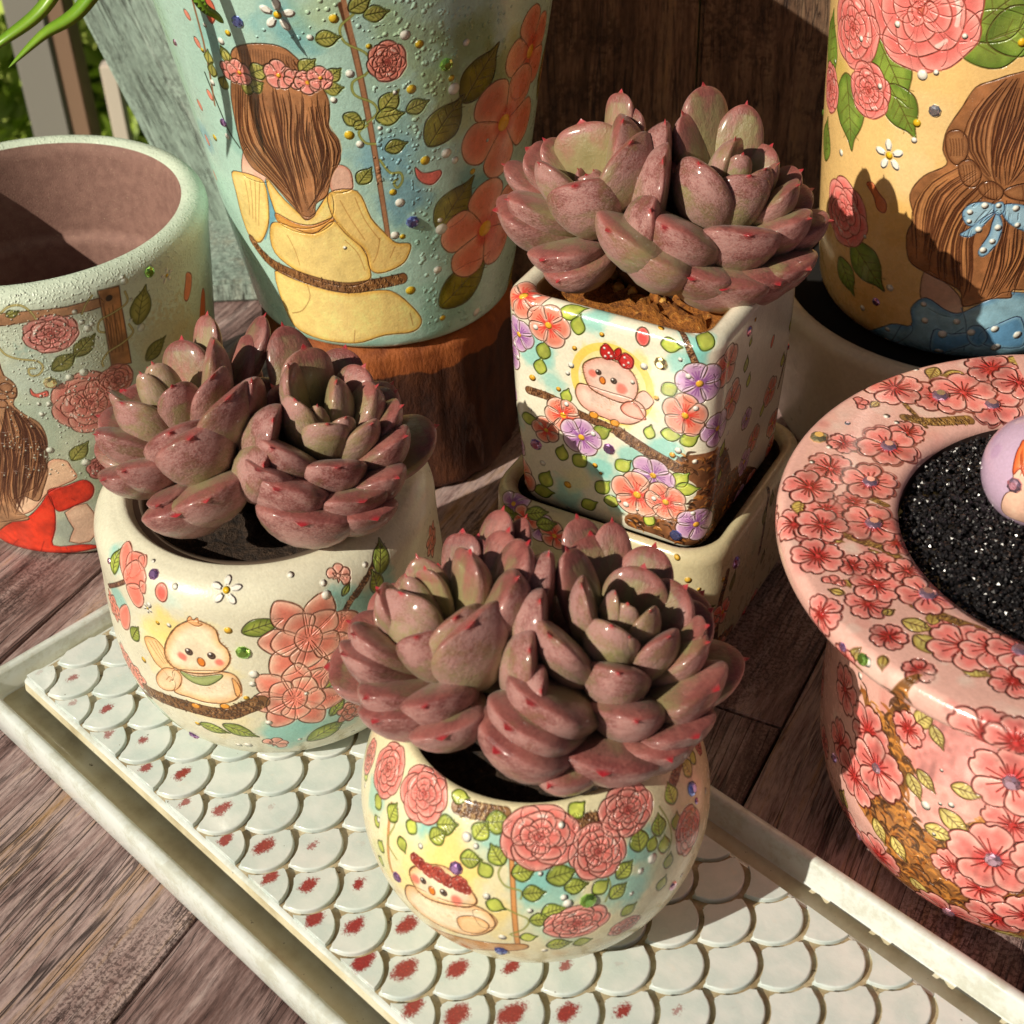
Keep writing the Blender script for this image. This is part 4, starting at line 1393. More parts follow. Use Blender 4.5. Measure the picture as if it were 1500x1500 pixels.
# ---- square pot with a chick in a yellow ring, and the pot it stands in
def cube_pot():
    h, H = 0.0308, 0.0738
    rb = 0.0085
    pr = [(0, 0), (h - rb - 0.002, 0.0)] + arc(h - rb - 0.0012, rb, rb, rb, -88, -6, 9) + [(h - 0.0008, 0.02), (h, 0.035), (h + 0.0004, 0.055), (h + 0.0006, H - 0.003)] + arc(h - 0.0024, H - 0.003, 0.003, 0.003, 10, 150, 8)
    S = Surf(0.0420, 0.3655, 0.0420, pr, square=0.24, rot=rad(-31))
    p = Paint(S, (244, 240, 218), seed=25, ppm=7)
    z = Z(700, 400, 3)
    for x, y, r, al in ((520, 210, 90, 0.7), (900, 400, 130, 0.75), (560, 860, 110, 0.8), (700, 830, 110, 0.7), (330, 480, 90, 0.6), (250, 330, 120, 0.7), (820, 760, 100, 0.8), (400, 960, 100, 0.6), (960, 330, 90, 0.7), (180, 640, 70, 0.5), (1000, 300, 60, 0.7), (850, 590, 60, 0.5), (640, 1010, 90, 0.6)):
        q = z(x, y, r); p.wash(q[0], q[1], q[2], (134, 214, 206), al)
    for (x0, y0, r, c, al) in ((590, 490, 215, (250, 226, 110), 0.95), (590, 490, 170, (254, 246, 206), 0.97)):
        q = z(x0, y0, r); p.wash(q[0], q[1], q[2], c, al)
    P = p.loc(*z(590, 490), [(62 * math.cos(t), 64 * math.sin(t)) for t in np.linspace(0, 6.283, 25)])
    p.stroke(P, 16, rgb(250, 214, 84), 0.75)
    q = z(430, 900, 90); p.wash(q[0], q[1], q[2], (252, 246, 196), 0.8)
    # trunk and branches
    p.barkfill([z(*q) for q in ((850, 850), (930, 800), (1080, 760), (1110, 880), (1060, 1050), (1040, 1180), (900, 1195), (780, 1150), (660, 1110), (660, 1060), (800, 1070), (900, 1060), (965, 950), (900, 890))], 420, (126, 84, 56), ln=18)
    p.barkfill([z(*q) for q in ((1090, 900), (1180, 850), (1240, 900), (1160, 1080), (1060, 1160))], 200, (110, 76, 50), ln=18)
    p.bark([z(225, 515), z(330, 552), z(450, 622), z(600, 690), z(720, 762), z(830, 838), z(930, 870)], 12, (134, 92, 62))
    p.bark([z(620, 700), z(740, 780), z(880, 860)], 18, (134, 92, 62))
    p.bark([z(880, 250), z(920, 310), z(940, 360), z(970, 425)], 9, (140, 100, 76))
    p.bark([z(1370, 330), z(1340, 420), z(1320, 500)], 5, (110, 80, 50))
    for x, y, L, a in ((415, 165, 110, 0.6), (440, 230, 90, 1.5), (290, 340, 90, 1.3), (275, 410, 80, 1.4), (225, 640, 80, 0.2), (390, 540, 70, 1.3), (545, 700, 90, 0.6), (370, 790, 80, 1.4), (450, 822, 90, 0.9), (300, 905, 90, 1.2), (290, 960, 90, 0.2),
                       (850, 320, 90, 0.1), (1005, 290, 100, 1.0), (845, 510, 90, 0.7), (755, 700, 70, 1.4), (850, 712, 90, 0.1), (930, 735, 90, 0.6), (640, 845, 90, 0.8), (550, 940, 90, 0.9), (592, 1003, 80, 0.3), (490, 1017, 80, 0.6),
                       (890, 908, 100, 0.9), (920, 952, 95, 0.1), (755, 1085, 70, 1.2), (1180, 400, 70, 1.4), (1190, 470, 60, 1.3), (1075, 772, 70, 1.1), (1062, 890, 60, 1.2), (1380, 220, 70, 1.5), (165, 700, 70, 1.2), (1340, 380, 60, 1.4), (1250, 600, 60, 1.2), (1200, 300, 40, 1.2)):
        q = z(x, y, L); p.leaf(q[0], q[1], q[2], a, 0.72, col=(194, 204, 92), edge=(128, 160, 58), veins=False)
    F = [(200, 100, 100, CORAL), (150, 330, 80, LILAC), (180, 270, 76, LILAC), (310, 230, 95, CORAL), (300, 690, 62, CORAL), (375, 625, 84, CORAL), (455, 722, 90, LILAC), (150, 755, 50, LILAC), (185, 872, 92, CORAL), (1100, 402, 92, CORAL), (975, 487, 100, LILAC),
         (1115, 560, 84, CORAL), (910, 627, 96, CORAL), (1055, 682, 80, LILAC), (770, 890, 90, LILAC), (700, 975, 108, CORAL), (825, 1007, 90, CORAL), (960, 1105, 84, LILAC), (1285, 520, 64, CORAL), (1295, 660, 60, CORAL), (1210, 730, 62, CORAL), (1170, 830, 60, LILAC), (1190, 920, 60, CORAL), (1180, 640, 50, LILAC), (1290, 760, 60, CORAL), (1150, 1000, 60, LILAC)]
    for i, (x, y, r, c) in enumerate(F):
        q = z(x, y, r); p.flower(q[0], q[1], q[2], i * 1.7, **c, wd=0.5, ink=rgb(96, 62, 44))
        p.dot(q[0] + q[2] * 0.6 * math.cos(i), q[1] + q[2] * 0.6 * math.sin(i), q[2] * 0.14, (255, 250, 244), 0.3)
    p.pp([z(*q) for q in ((700, 535), (735, 520), (772, 560), (762, 585), (735, 600), (690, 580))], (246, 196, 180), ink=rgb(130, 70, 56), iw=1.6)
    chick(p, z, [(462, 420), (480, 388), (540, 372), (620, 395), (680, 440), (704, 500), (690, 555), (640, 572), (560, 545), (490, 500)],
          [(440, 490), (430, 530), (455, 580), (500, 612), (590, 650), (670, 666), (730, 640), (735, 600), (690, 560), (560, 520), (470, 490)], [(530, 436, 15), (597, 474, 16)], (548, 473, 19), [(503, 440, 16), (630, 511, 21)], (250, 220, 204), (240, 178, 160))
    p.pp([z(*q) for q in ((628, 590), (660, 565), (700, 580), (725, 620), (738, 645), (690, 640), (645, 620))], (244, 190, 172), ink=rgb(140, 72, 56), edge=rgb(228, 130, 110), ew=7, iw=1.6)
    for pts in ([(540, 330), (565, 310), (600, 350), (610, 372), (570, 382), (542, 362)], [(620, 368), (650, 352), (684, 380), (678, 418), (645, 420), (620, 395)], [(600, 345), (622, 330), (632, 352), (618, 385), (600, 375)]):
        p.pp([z(*q) for q in pts], (206, 42, 40), ink=rgb(96, 22, 20), edge=rgb(170, 24, 26), ew=6)
    for x, y in ((556, 330), (576, 352), (560, 366), (645, 372), (662, 395), (642, 405), (586, 366)):
        q = z(x, y, 7); p.dot(q[0], q[1], q[2], (255, 236, 232), 0.2)
    for x, y in ((510, 625), (602, 660)):
        q = z(x, y, 22); p.ell(q[0], q[1], q[2], q[2] * 0.8, 0.3, (244, 166, 60), ink=rgb(150, 90, 30), raise_=0.25)
    q = z(725, 282, 46); p.ell(q[0], q[1], q[2] * 0.72, q[2], 0.0, (232, 84, 80), edge=rgb(248, 170, 154), ew=7, ink=rgb(70, 60, 40), iw=2.4)
    q = z(162, 530, 32); p.ell(q[0], q[1], q[2] * 0.7, q[2], 0.0, (206, 150, 190), edge=rgb(236, 206, 222), ew=5, ink=rgb(96, 62, 60))
    q = z(1295, 300, 30); p.ell(q[0], q[1], q[2] * 0.6, q[2], -0.3, (226, 96, 80), ink=rgb(120, 50, 40))
    p.dots([z(*q) for q in ((240, 460, 16), (805, 240, 15), (545, 270, 12), (355, 510, 12), (855, 800, 15), (515, 845, 13), (395, 930, 18), (785, 550, 13), (540, 880, 8), (1220, 205, 10), (425, 330, 12))], (244, 182, 60))
    p.dots([z(*q) for q in ((410, 405, 15), (730, 410, 18), (395, 440, 11), (880, 780, 17), (955, 830, 13), (285, 835, 14), (890, 380, 11), (400, 1030, 9), (960, 235, 22), (620, 1000, 10), (700, 1040, 8), (230, 600, 9), (680, 480, 10))])
    p.behind(lambda x, y, r: p.flower(x, y, r.uniform(22, 32), r.uniform(0, 6), cv=True, **(CORAL if r.random() < 0.6 else LILAC)), 16, (0.3, 0.9), 6)
    m = p.material('cube_pot_paint', 0.2, 0.55)
    r = pot('flower_pot', 'square pot painted with a chick in a yellow ring among coral and lilac blossoms', S, m, [(h - 0.0056, H - 0.002), (h - 0.0058, H - 0.006), (h - 0.0056, H - 0.02), (h - 0.0056, H - 0.03)], simple('cube_inner', lin(150, 116, 76), 0.7))
    gems(r, S, [z(805, 396, 34) + ('gold',), z(257, 752, 30) + ('purple',), z(577, 772, 30) + ('purple',), z(870, 1152, 30) + ('blue',), z(1192, 255, 26) + ('pink',), z(1388, 330, 14) + ('red',)])
    disc_soil('potting_soil', 'orange brown gritty soil inside the square pot', S, h - 0.0056, H - 0.0075, soil_mat('orange_soil', lin(120, 66, 22), lin(190, 120, 44), lin(222, 190, 110)), lump=0.002)
    # little yellow grit stones seen below the leaves
    rs = random.Random(12)
    for k in range(13):
        px, py, s = rs.uniform(835, 985), 0, rs.uniform(4, 11)
        py = 398 + (px - 835) * 0.24 + rs.uniform(-9, 14)
        P = at_z(px, py, 0.042 + H - 0.0072)
        bm = bmesh.new()
        bmesh.ops.create_icosphere(bm, subdivisions=2, radius=s * 0.00021)
        for v_ in bm.verts: v_.co *= 1 + random.uniform(-0.22, 0.22)
        o = bm_obj('grit_stone', bm, M_GRIT, None, True)
        o.location = tuple(P)
        tag(o, 'small yellow grit stone on the soil of the square pot', 'stone', 'yellow grit stones in the square pot')
    return S


M_GRIT = clay_mat('yellow_grit', lin(190, 132, 44), lin(226, 180, 96), 0.5)


def lower_square_pot():
    h, H = 0.0372, 0.0500
    pr = [(0, 0), (h - 0.012, 0.0)] + arc(h - 0.012, 0.010, 0.0105, 0.010, -85, -5, 8) + [(h - 0.0006, 0.025), (h, 0.036), (h - 0.0004, H - 0.004)] + arc(h - 0.0028, H - 0.004, 0.0024, 0.004, 8, 165, 9)
    S = Surf(0.0420, 0.3655, 0.0002, pr, square=0.34, rot=rad(-31))
    p = Paint(S, (206, 196, 158), seed=35, ppm=6)
    z = Z(960, 650, 3.75)
    for x, y, r in ((150, 900, 160), (560, 500, 120), (450, 1150, 150)):
        q = z(x, y, r); p.wash(q[0], q[1], q[2], (190, 200, 160), 0.6)
    p.barkfill([z(*q) for q in ((330, 1080), (420, 1000), (560, 1120), (540, 1320), (420, 1420), (320, 1300))], 200, (96, 70, 44))
    p.bark([z(400, 700), z(370, 820), z(340, 960), z(330, 1100)], 7, (90, 64, 44))
    p.bark([z(620, 250), z(600, 420), z(570, 600)], 6, (90, 64, 44))
    for x, y, L, a in ((275, 915, 100, 0.2), (425, 755, 110, 1.2), (600, 400, 90, 1.4), (590, 620, 80, 1.3), (560, 860, 70, 1.3), (250, 1050, 70, 0.5), (640, 300, 80, 1.4), (430, 1240, 80, 1.0)):
        q = z(x, y, L); p.leaf(q[0], q[1], q[2], a, 0.6, col=(150, 150, 70), edge=(96, 104, 44))
    for i, (x, y, r) in enumerate(((370, 925, 80), (380, 1150, 80), (460, 1260, 70), (310, 990, 50), (540, 840, 46), (300, 1250, 70), (600, 1000, 40))):
        q = z(x, y, r); p.flower(q[0], q[1], q[2], i * 1.3, **CORAL)
    for x, y, r, c in ((752, 738, 22, LILAC), (790, 772, 24, LILAC), (770, 760, 20, CORAL), (812, 785, 22, CORAL)): p.flower(x, y, r, x, **c)
    for x, y in ((785, 752), (800, 768), (745, 752)): p.leaf(x, y, 30, 0.4, 0.7)
    p.dots([z(*q) for q in ((120, 625, 17), (180, 750, 20), (375, 745, 16), (240, 800, 12))], (226, 182, 70))
    p.dots([z(*q) for q in ((500, 900, 9), (610, 800, 8), (560, 1080, 8))])
    p.behind(lambda x, y, r: p.flower(x, y, r.uniform(20, 30), r.uniform(0, 6), cv=True, **(CORAL if r.random() < 0.6 else LILAC)), 14, (0.3, 0.9), 6)
    m = p.material('lower_square_paint', 0.3, 0.35)
    r = pot('flower_pot', 'cream square pot with coral blossoms standing under the chick painted square pot', S, m, [(h - 0.0056, H - 0.0045), (h - 0.0050, H - 0.012), (h - 0.0048, 0.02)], simple('lower_inner', lin(70, 56, 44), 0.8))
    gems(r, S, [z(440, 650, 40) + ('purple',), z(522, 950, 18) + ('red',)])
    disc_soil('potting_soil', 'dark soil under the foot of the square chick pot', S, h - 0.0046, 0.0417, M_SOIL, lump=0.0001)


# ---- mint pot with a girl in red
def mint_pot():
    rr, rb, H = 0.0550, 0.0425, 0.1070
    pr = [(0, 0), (rb - 0.003, 0), (rb, 0.002), (rb + 0.003, 0.02), (rb + 0.0072, 0.05), (rb + 0.0102, 0.08), (rr - 0.0010, 0.095)] + arc(rr - 0.0052, H - 0.0056, 0.0052, 0.0056, -10, 100, 10) + [(rr - 0.0078, H - 0.0012)]
    S = Surf(-0.1465, 0.4325, 0.0002, pr)
    p = Paint(S, (198, 210, 186), seed=45, ppm=5.5)
    z = Z(0, 400, 3.333)
    for x, y, r, c, a in ((30, 620, 80, (176, 196, 176), 0.8), (60, 560, 70, (196, 214, 200), 0.8), (120, 700, 70, (168, 184, 156), 0.8), (250, 470, 70, (206, 200, 160), 0.7), (285, 500, 60, (206, 190, 140), 0.6), (30, 480, 60, (170, 200, 186), 0.7), (120, 780, 60, (168, 182, 170), 0.7)):
        p.wash(x, y, r, c, a)
    hh = p.H
    # frosted lip
    fr = vnoise(p.H, p.W, 5, 4)
    yy = (np.arange(p.H) / p.H)[:, None]
    lipm = np.clip((yy - 0.80 + (fr - 0.5) * 0.10) / 0.05, 0, 1)[..., None]
    p.im[:] = p.im * (1 - lipm) + rgb(212, 226, 206) * lipm
    p.h += (np.clip((yy - 0.66) / 0.1, 0, 1) * (vnoise(p.H, p.W, 2.6, 8) > 0.72) * 0.07).astype(np.float32)
    # timber frame with vine
    p.pp([z(*q) for q in ((-40, 205), (150, 185), (330, 165), (490, 120), (492, 165), (340, 205), (150, 235), (-40, 262))], (186, 140, 104), ink=rgb(90, 56, 36), smooth=2, tex=0.3)
    p.pp([z(*q) for q in ((478, 88), (580, 62), (610, 250), (642, 438), (545, 455), (515, 270))], (176, 124, 78), ink=rgb(84, 50, 30), smooth=0, tex=0.35)
    for k in range(9):
        x = 495 + k * 9
        p.line([z(x + 10, 150 + (k * 37) % 90), z(x + 24, 240 + (k * 53) % 80), z(x + 34, 330 + (k * 29) % 60)], 0.9, (96, 60, 36))
    q = z(533, 122, 18); p.dot(q[0], q[1], q[2], (54, 36, 28), -0.0)
    for vn in ([(610, 90), (622, 140), (560, 190), (490, 230), (480, 280), (510, 290)], [(630, 250), (650, 290), (600, 340), (530, 385), (500, 430), (505, 455)], [(0, 200), (40, 165), (100, 158), (150, 190), (180, 235)], [(400, 200), (420, 150), (450, 110)], [(0, 370), (30, 400), (90, 420), (180, 430), (210, 460), (190, 495), (150, 500), (140, 470), (170, 465)]):
        p.line([z(*q) for q in vn], 3.4, (104, 92, 48)); p.line([z(*q) for q in vn], 2.0, (206, 196, 130))
    for x, y, L, a in ((690, 160, 180, 1.2), (760, 370, 130, 0.5), (315, 435, 130, 0.5), (415, 355, 130, 0.7), (390, 872, 120, 0.8), (520, 1320, 60, 1.2), (60, 200, 60, 0.3)):
        q = z(x, y, L); p.leaf(q[0], q[1], q[2], a, 0.62, col=(158, 156, 84), edge=(112, 116, 54))
    q = z(250, 297, 122); p.rose(q[0], q[1], q[2], 0.4, light=(238, 184, 172), mid=(222, 132, 126), dark=(190, 90, 86), sq=0.82)
    q = z(440, 630, 165); p.rose(q[0], q[1], q[2], 1.4, light=(232, 176, 158), mid=(214, 128, 116), dark=(180, 84, 76), sq=1.0)
    q = z(570, 520, 80); p.rose(q[0], q[1], q[2], 1.4, light=(232, 176, 158), mid=(214, 128, 116), dark=(180, 84, 76))
    q = z(500, 950, 66); p.rose(q[0], q[1], q[2], 0.9, light=(214, 150, 140), mid=(190, 106, 100), dark=(150, 70, 66))
    q = z(550, 1180, 30); p.rose(q[0], q[1], q[2], 0.2, light=(214, 150, 140), mid=(190, 106, 100), dark=(150, 70, 66))
    p.pp([z(*q) for q in ((150, 565), (175, 590), (230, 575), (235, 600), (190, 608), (155, 595))], (226, 110, 96), ink=rgb(120, 60, 50), iw=1.4)
    q = z(815, 12, 44); p.daisy(q[0], q[1], q[2], 0.3)
    p.pp([z(*q) for q in ((910, 0), (935, 10), (932, 80), (915, 135), (898, 120), (905, 50))], (238, 140, 100), ink=rgb(120, 70, 50), iw=1.4)
    p.pp([z(*q) for q in ((985, 90), (1000, 100), (1000, 250), (975, 260))], (214, 110, 66), ink=rgb(120, 60, 40), iw=1.2)
    # girl
    p.pp([z(*q) for q in ((60, 1120), (110, 1080), (180, 1040), (240, 920), (320, 915), (350, 950), (375, 1000), (300, 1040), (230, 1080), (160, 1160), (80, 1180))], (244, 206, 172), ink=rgb(150, 96, 70), edge=rgb(236, 176, 146), ew=8)
    p.pp([z(*q) for q in ((318, 1170), (425, 1125), (478, 1230), (440, 1312), (340, 1312), (362, 1250))], (238, 204, 176), ink=rgb(120, 84, 66), edge=rgb(222, 174, 146), ew=7, smooth=2)
    p.pp([z(*q) for q in ((-60, 1225), (60, 1210), (140, 1190), (200, 1130), (238, 1080), (268, 1150), (272, 1250), (262, 1330), (400, 1325), (490, 1335), (380, 1362), (250, 1378), (100, 1390), (-60, 1392))], (226, 66, 40), ink=rgb(130, 26, 16), edge=rgb(200, 44, 26), ew=10, tex=0.3, smooth=3)
    p.pp([z(*q) for q in ((236, 1062), (320, 1040), (410, 1010), (458, 1042), (445, 1100), (370, 1135), (290, 1165), (255, 1120))], (222, 62, 38), ink=rgb(130, 26, 16), edge=rgb(196, 40, 24), ew=9, tex=0.3)
    for a, b in (((60, 1350), (90, 1300)), ((200, 1360), (215, 1310)), ((330, 1350), (320, 1335)), ((350, 1100), (372, 1112)), ((100, 1370), (112, 1388))): p.line([z(*a), z(*b)], 1.0, (140, 30, 20), smooth=0)
    p.pp([z(*q) for q in ((-60, 440), (20, 500), (70, 540), (85, 590), (65, 640), (120, 690), (190, 730), (225, 790), (232, 850), (205, 880), (236, 960), (212, 1060), (185, 1115), (110, 1090), (78, 1150), (145, 1200), (60, 1215), (-60, 1215))], (170, 128, 94), ink=rgb(74, 44, 28), tex=0.3)
    zz = lambda L: [z(*q) for q in L]
    p.hair(zz([(20, 640), (-10, 800), (-40, 1000), (-50, 1200)]), zz([(60, 650), (190, 740), (225, 850), (200, 1080)]), 46, w=2.6)
    p.hair(zz([(60, 660), (120, 760), (120, 950), (60, 1190)]), zz([(130, 710), (220, 820), (220, 960), (180, 1100)]), 22, w=2.4)
    p.hair(zz([(-30, 700), (0, 900), (-10, 1050), (20, 1200)]), zz([(30, 700), (90, 900), (80, 1100), (140, 1190)]), 22, w=2.4)
    for x, y, r in ((30, 560, 34), (58, 596, 26), (12, 605, 26), (10, 640, 30)):
        q = z(x, y, r); p.ell(q[0], q[1], q[2], q[2] * 0.85, 0.4, (166, 122, 90), ink=rgb(74, 44, 28), edge=rgb(120, 80, 54), ew=5)
    p.dots([z(*q) for q in [(430, 270, 20), (365, 190, 14), (410, 485, 22), (340, 510, 20), (240, 640, 14), (205, 690, 14), (690, 265, 22), (500, 1280, 22), (245, 865, 20), (640, 230, 10), (420, 925, 22), (400, 240, 14), (450, 250, 12), (560, 950, 14), (190, 640, 10), (200, 600, 8), (610, 40, 18), (640, 130, 10), (600, 20, 12)]], (224, 230, 214))
    for _ in range(260):
        x, y = p.r.uniform(20, 480), p.r.uniform(90, 1000)
        q = z(x, y, p.r.uniform(2.5, 6)); p.dot(q[0], q[1], q[2], (214, 222, 206), 0.3)
    m = p.material('mint_pot_paint', 0.42, 0.15, grit=0.45)
    r = pot('flower_pot', 'wide mint green pot with pale frosted lip painted with a girl in a red dress', S, m, [(rr - 0.0088, H - 0.004), (rr - 0.0092, H - 0.015), (rr - 0.0095, H - 0.034), (rr - 0.0115, H - 0.036), (rr - 0.0130, H - 0.060), (rb - 0.004, 0.006), (0.0, 0.006)], M_CLAY)
    gems(r, S, [z(245, 535, 34) + ('gold',), z(730, -5, 30) + ('green',)])
    return S


# ---- turquoise pot with a girl on a swing
def teal_pot():
    rb, H = 0.0436, 0.132
    pr = [(0, 0), (rb - 0.0045, 0)] + arc(rb - 0.0045, 0.0045, 0.0047, 0.0045, -85, -12, 5) + [(rb + 0.0026, 0.018), (rb + 0.0070, 0.045), (rb + 0.0115, 0.075), (rb + 0.0165, 0.105), (rb + 0.0205, 0.124)] + arc(rb + 0.0178, H - 0.003, 0.0032, 0.003, -10, 150, 8)
    S = Surf(-0.0405, 0.4580, 0.0602, pr)
    p = Paint(S, (188, 226, 212), seed=55, ppm=5.2)
    z = Z(300, 0, 2.727)
    for x, y, r, c, a in ((420, 40, 60, (132, 196, 200), 0.8), (600, 60, 80, (176, 206, 160), 0.7), (600, 200, 80, (160, 206, 200), 0.8), (560, 230, 50, (140, 194, 214), 0.7), (640, 330, 70, (160, 206, 186), 0.7), (660, 160, 60, (206, 214, 150), 0.7), (470, 20, 50, (196, 220, 170), 0.6), (690, 60, 60, (150, 176, 110), 0.7), (740, 90, 60, (128, 140, 60), 0.6), (350, 200, 40, (160, 208, 196), 0.7),
                          (300, 200, 30, (120, 180, 196), 0.7), (640, 460, 60, (160, 208, 190), 0.8), (480, 490, 80, (156, 206, 190), 0.8), (590, 290, 50, (110, 166, 196), 0.6), (650, 120, 60, (160, 186, 130), 0.6), (700, 280, 60, (110, 170, 170), 0.7), (310, 60, 40, (150, 206, 200), 0.7)):
        p.wash(x, y, r, c, a)
    rb_ = random.Random(8)
    for _ in range(900):                                   # clear glaze beads
        x, y = rb_.gauss(600, 85), rb_.uniform(0, 480)
        if 330 < x < 545 and 60 < y < 480: continue
        c = p.c(x, y)
        xx, yy = int(min(max(c[0], 0), p.W - 1)), int(min(max(c[1], 0), p.H - 1))
        col = p.im[yy, xx] * 255
        p.dot(c[0], c[1], rb_.uniform(1.6, 4.2), tuple(np.clip(col * 1.03 + 2, 0, 255)), 0.22, cv=True)
    zz = lambda L: [z(*q) for q in L]
    # big coral blooms and olive leaves
    for x, y, L, a in ((1100, 300, 230, 0.9), (960, 490, 210, 0.9), (1000, 820, 220, 0.9), (1040, 1130, 250, 0.6), (1250, 1080, 200, 0.7), (1390, 260, 260, 1.3)):
        q = z(x, y, L); p.leaf(q[0], q[1], q[2], a, 0.68, col=(142, 132, 34), edge=(98, 96, 26), ink=rgb(70, 62, 20))
    for x, y, r, a in ((1300, 205, 165, 0.5), (1195, 490, 205, 0.9), (1120, 912, 195, 0.35)):
        q = z(x, y, r); p.flower(q[0], q[1], q[2], a, edge=(246, 178, 144), mid=(238, 136, 104), core=(214, 66, 38), eye=(244, 180, 40), wd=0.42, ink=rgb(120, 64, 40), stamens=False)
    # rope with vine
    p.line(zz([(545, 20), (600, 210), (660, 500), (700, 740), (732, 945)]), 9.5, (104, 66, 44))
    p.line(zz([(545, -40), (600, 210), (660, 500), (700, 740), (732, 945)]), 7.0, (186, 134, 98))
    p.line(zz([(0, 290), (60, 440), (100, 530), (140, 590)]), 3.0, (60, 72, 60))
    p.line(zz([(-60, -40), (10, 240), (40, 420)]), 4.0, (150, 110, 80))
    for vn in ([(660, -10), (590, 60), (540, 110), (560, 170), (640, 210), (670, 260), (640, 300)], [(640, 300), (590, 330), (600, 380), (670, 410), (690, 450), (650, 490)], [(650, 500), (615, 530), (640, 570), (680, 575)], [(700, 640), (740, 690), (780, 690), (790, 720), (770, 750), (755, 730), (770, 715)]):
        p.line(zz(vn), 4.0, (110, 112, 52)); p.line(zz(vn), 2.6, (178, 184, 100))
    for x, y, L, a in ((490, 155, 90, 0.1), (595, 480, 80, -0.6), (740, 405, 100, 0.9), (740, 465, 100, 0.1), (850, 425, 85, 0.3), (765, 585, 80, 0.2), (640, 705, 80, 0.9), (620, 20, 90, 0.5), (685, 55, 90, 0.1), (15, 230, 60, 1.3), (620, 500, 50, 0.7), (80, 215, 60, 1.9), (30, 280, 60, 1.3)):
        q = z(x, y, L); p.leaf(q[0], q[1], q[2], a, 0.75, col=(180, 176, 92), edge=(130, 138, 60))
    q = z(730, 247, 72); p.rose(q[0], q[1], q[2], 0.4, sq=1.15, light=(246, 178, 160), mid=(236, 136, 118))
    p.pp(zz([(842, 670), (870, 690), (900, 690), (940, 680), (945, 700), (915, 735), (880, 735), (850, 710)]), (226, 110, 98), ink=rgb(150, 70, 60), iw=1.4)
    # girl: shoulders, dress, seat
    p.pp(zz([(155, 605), (180, 600), (240, 690), (250, 730), (190, 720), (150, 690)]), (248, 200, 176), ink=rgb(170, 110, 84))
    p.pp(zz([(500, 680), (540, 660), (580, 680), (592, 725), (585, 760), (510, 768)]), (248, 200, 178), ink=rgb(170, 110, 84), edge=rgb(238, 160, 136), ew=6)
    DR, DE = (255, 226, 144), rgb(246, 192, 88)
    p.pp(zz([(240, 720), (270, 760), (290, 860), (262, 900), (240, 960), (225, 880)]), (116, 176, 196), iw=0)
    p.pp(zz([(108, 690), (150, 690), (200, 705), (240, 735), (256, 830), (252, 910), (222, 968), (180, 945), (150, 870), (125, 770)]), DR, edge=DE, ew=9, ink=rgb(150, 100, 56))
    for k in range(4): p.line(zz([(160 + k * 20, 720), (175 + k * 14, 800), (180 + k * 12, 860 + k * 14)]), 1.0, (176, 120, 60))
    p.pp(zz([(245, 715), (320, 800), (420, 870), (500, 770), (512, 865), (430, 912), (340, 905), (290, 870)]), DR, edge=DE, ew=9, ink=rgb(150, 100, 56))
    p.pp(zz([(285, 852), (360, 890), (430, 900), (512, 872), (505, 900), (440, 935), (360, 925), (295, 890)]), (232, 170, 84), edge=rgb(206, 130, 54), ew=6, ink=rgb(140, 86, 44))
    p.pp(zz([(262, 910), (300, 890), (430, 935), (515, 885), (580, 940), (640, 1005), (662, 1075), (655, 1120), (560, 1145), (400, 1100), (280, 1010)]), DR, edge=DE, ew=12, ink=rgb(150, 100, 56))
    p.pp(zz([(500, 770), (610, 765), (665, 870), (720, 930), (765, 970), (822, 975), (815, 1020), (785, 1060), (705, 1092), (662, 1075), (640, 1000), (560, 930), (505, 850)]), (250, 214, 134), edge=DE, ew=9, ink=rgb(150, 100, 56))
    for pts in ([(540, 800), (580, 870), (640, 960)], [(600, 790), (640, 880), (700, 960)], [(700, 950), (690, 1010), (672, 1050)], [(760, 985), (740, 1030)], [(560, 960), (610, 1010), (640, 1080)], [(330, 940), (360, 1000), (380, 1060)]): p.line(zz(pts), 1.0, (180, 124, 62))
    p.pp(zz([(280, 1085), (400, 1130), (560, 1170), (700, 1160), (765, 1172), (830, 1225), (868, 1280), (835, 1325), (720, 1340), (600, 1372), (430, 1345), (340, 1275)]), DR, edge=DE, ew=10, ink=rgb(150, 100, 56))
    for pts in ([(600, 1320), (596, 1370)], [(410, 1140), (420, 1190), (390, 1240), (350, 1250)], [(820, 1250), (832, 1300)]): p.line(zz(pts), 1.0, (160, 110, 60))
    p.bark(zz([(190, 960), (260, 1045), (400, 1112), (560, 1150), (680, 1135), (790, 1112)]), 15, (146, 100, 60))
    # hair and wreath
    p.pp(zz([(105, 215), (140, 182), (230, 175), (310, 190), (370, 235), (430, 300), (488, 380), (500, 450), (497, 510), (535, 560), (542, 640), (508, 700), (490, 780), (445, 815), (440, 860), (405, 880), (375, 850), (330, 800), (260, 720), (190, 670), (150, 600), (125, 500), (105, 380), (108, 290)]), (172, 118, 78), ink=rgb(84, 50, 30), tex=0.3)
    p.hair(zz([(115, 300), (120, 420), (150, 570), (260, 720), (380, 860)]), zz([(470, 380), (490, 460), (500, 560), (490, 700), (430, 840)]), 80, w=2.0, light=(214, 160, 110), wob=3.2)
    p.hair(zz([(400, 400), (430, 520), (440, 650), (430, 780)]), zz([(490, 400), (500, 500), (540, 600), (490, 760)]), 24, w=2.0, light=(206, 150, 100))
    p.hair(zz([(120, 230), (112, 280)]), zz([(360, 240), (400, 300)]), 20, w=2.0, light=(206, 150, 100), wob=0.3)
    for k in range(22):
        x = 125 + k * 11
        p.line(zz([(x, 212 - 24 * math.sin((k + 2) / 24 * 3.14) + k * 1.2), (x + 6, 285 + k)]), 1.0, (84, 50, 30), smooth=0, alpha=0.8)
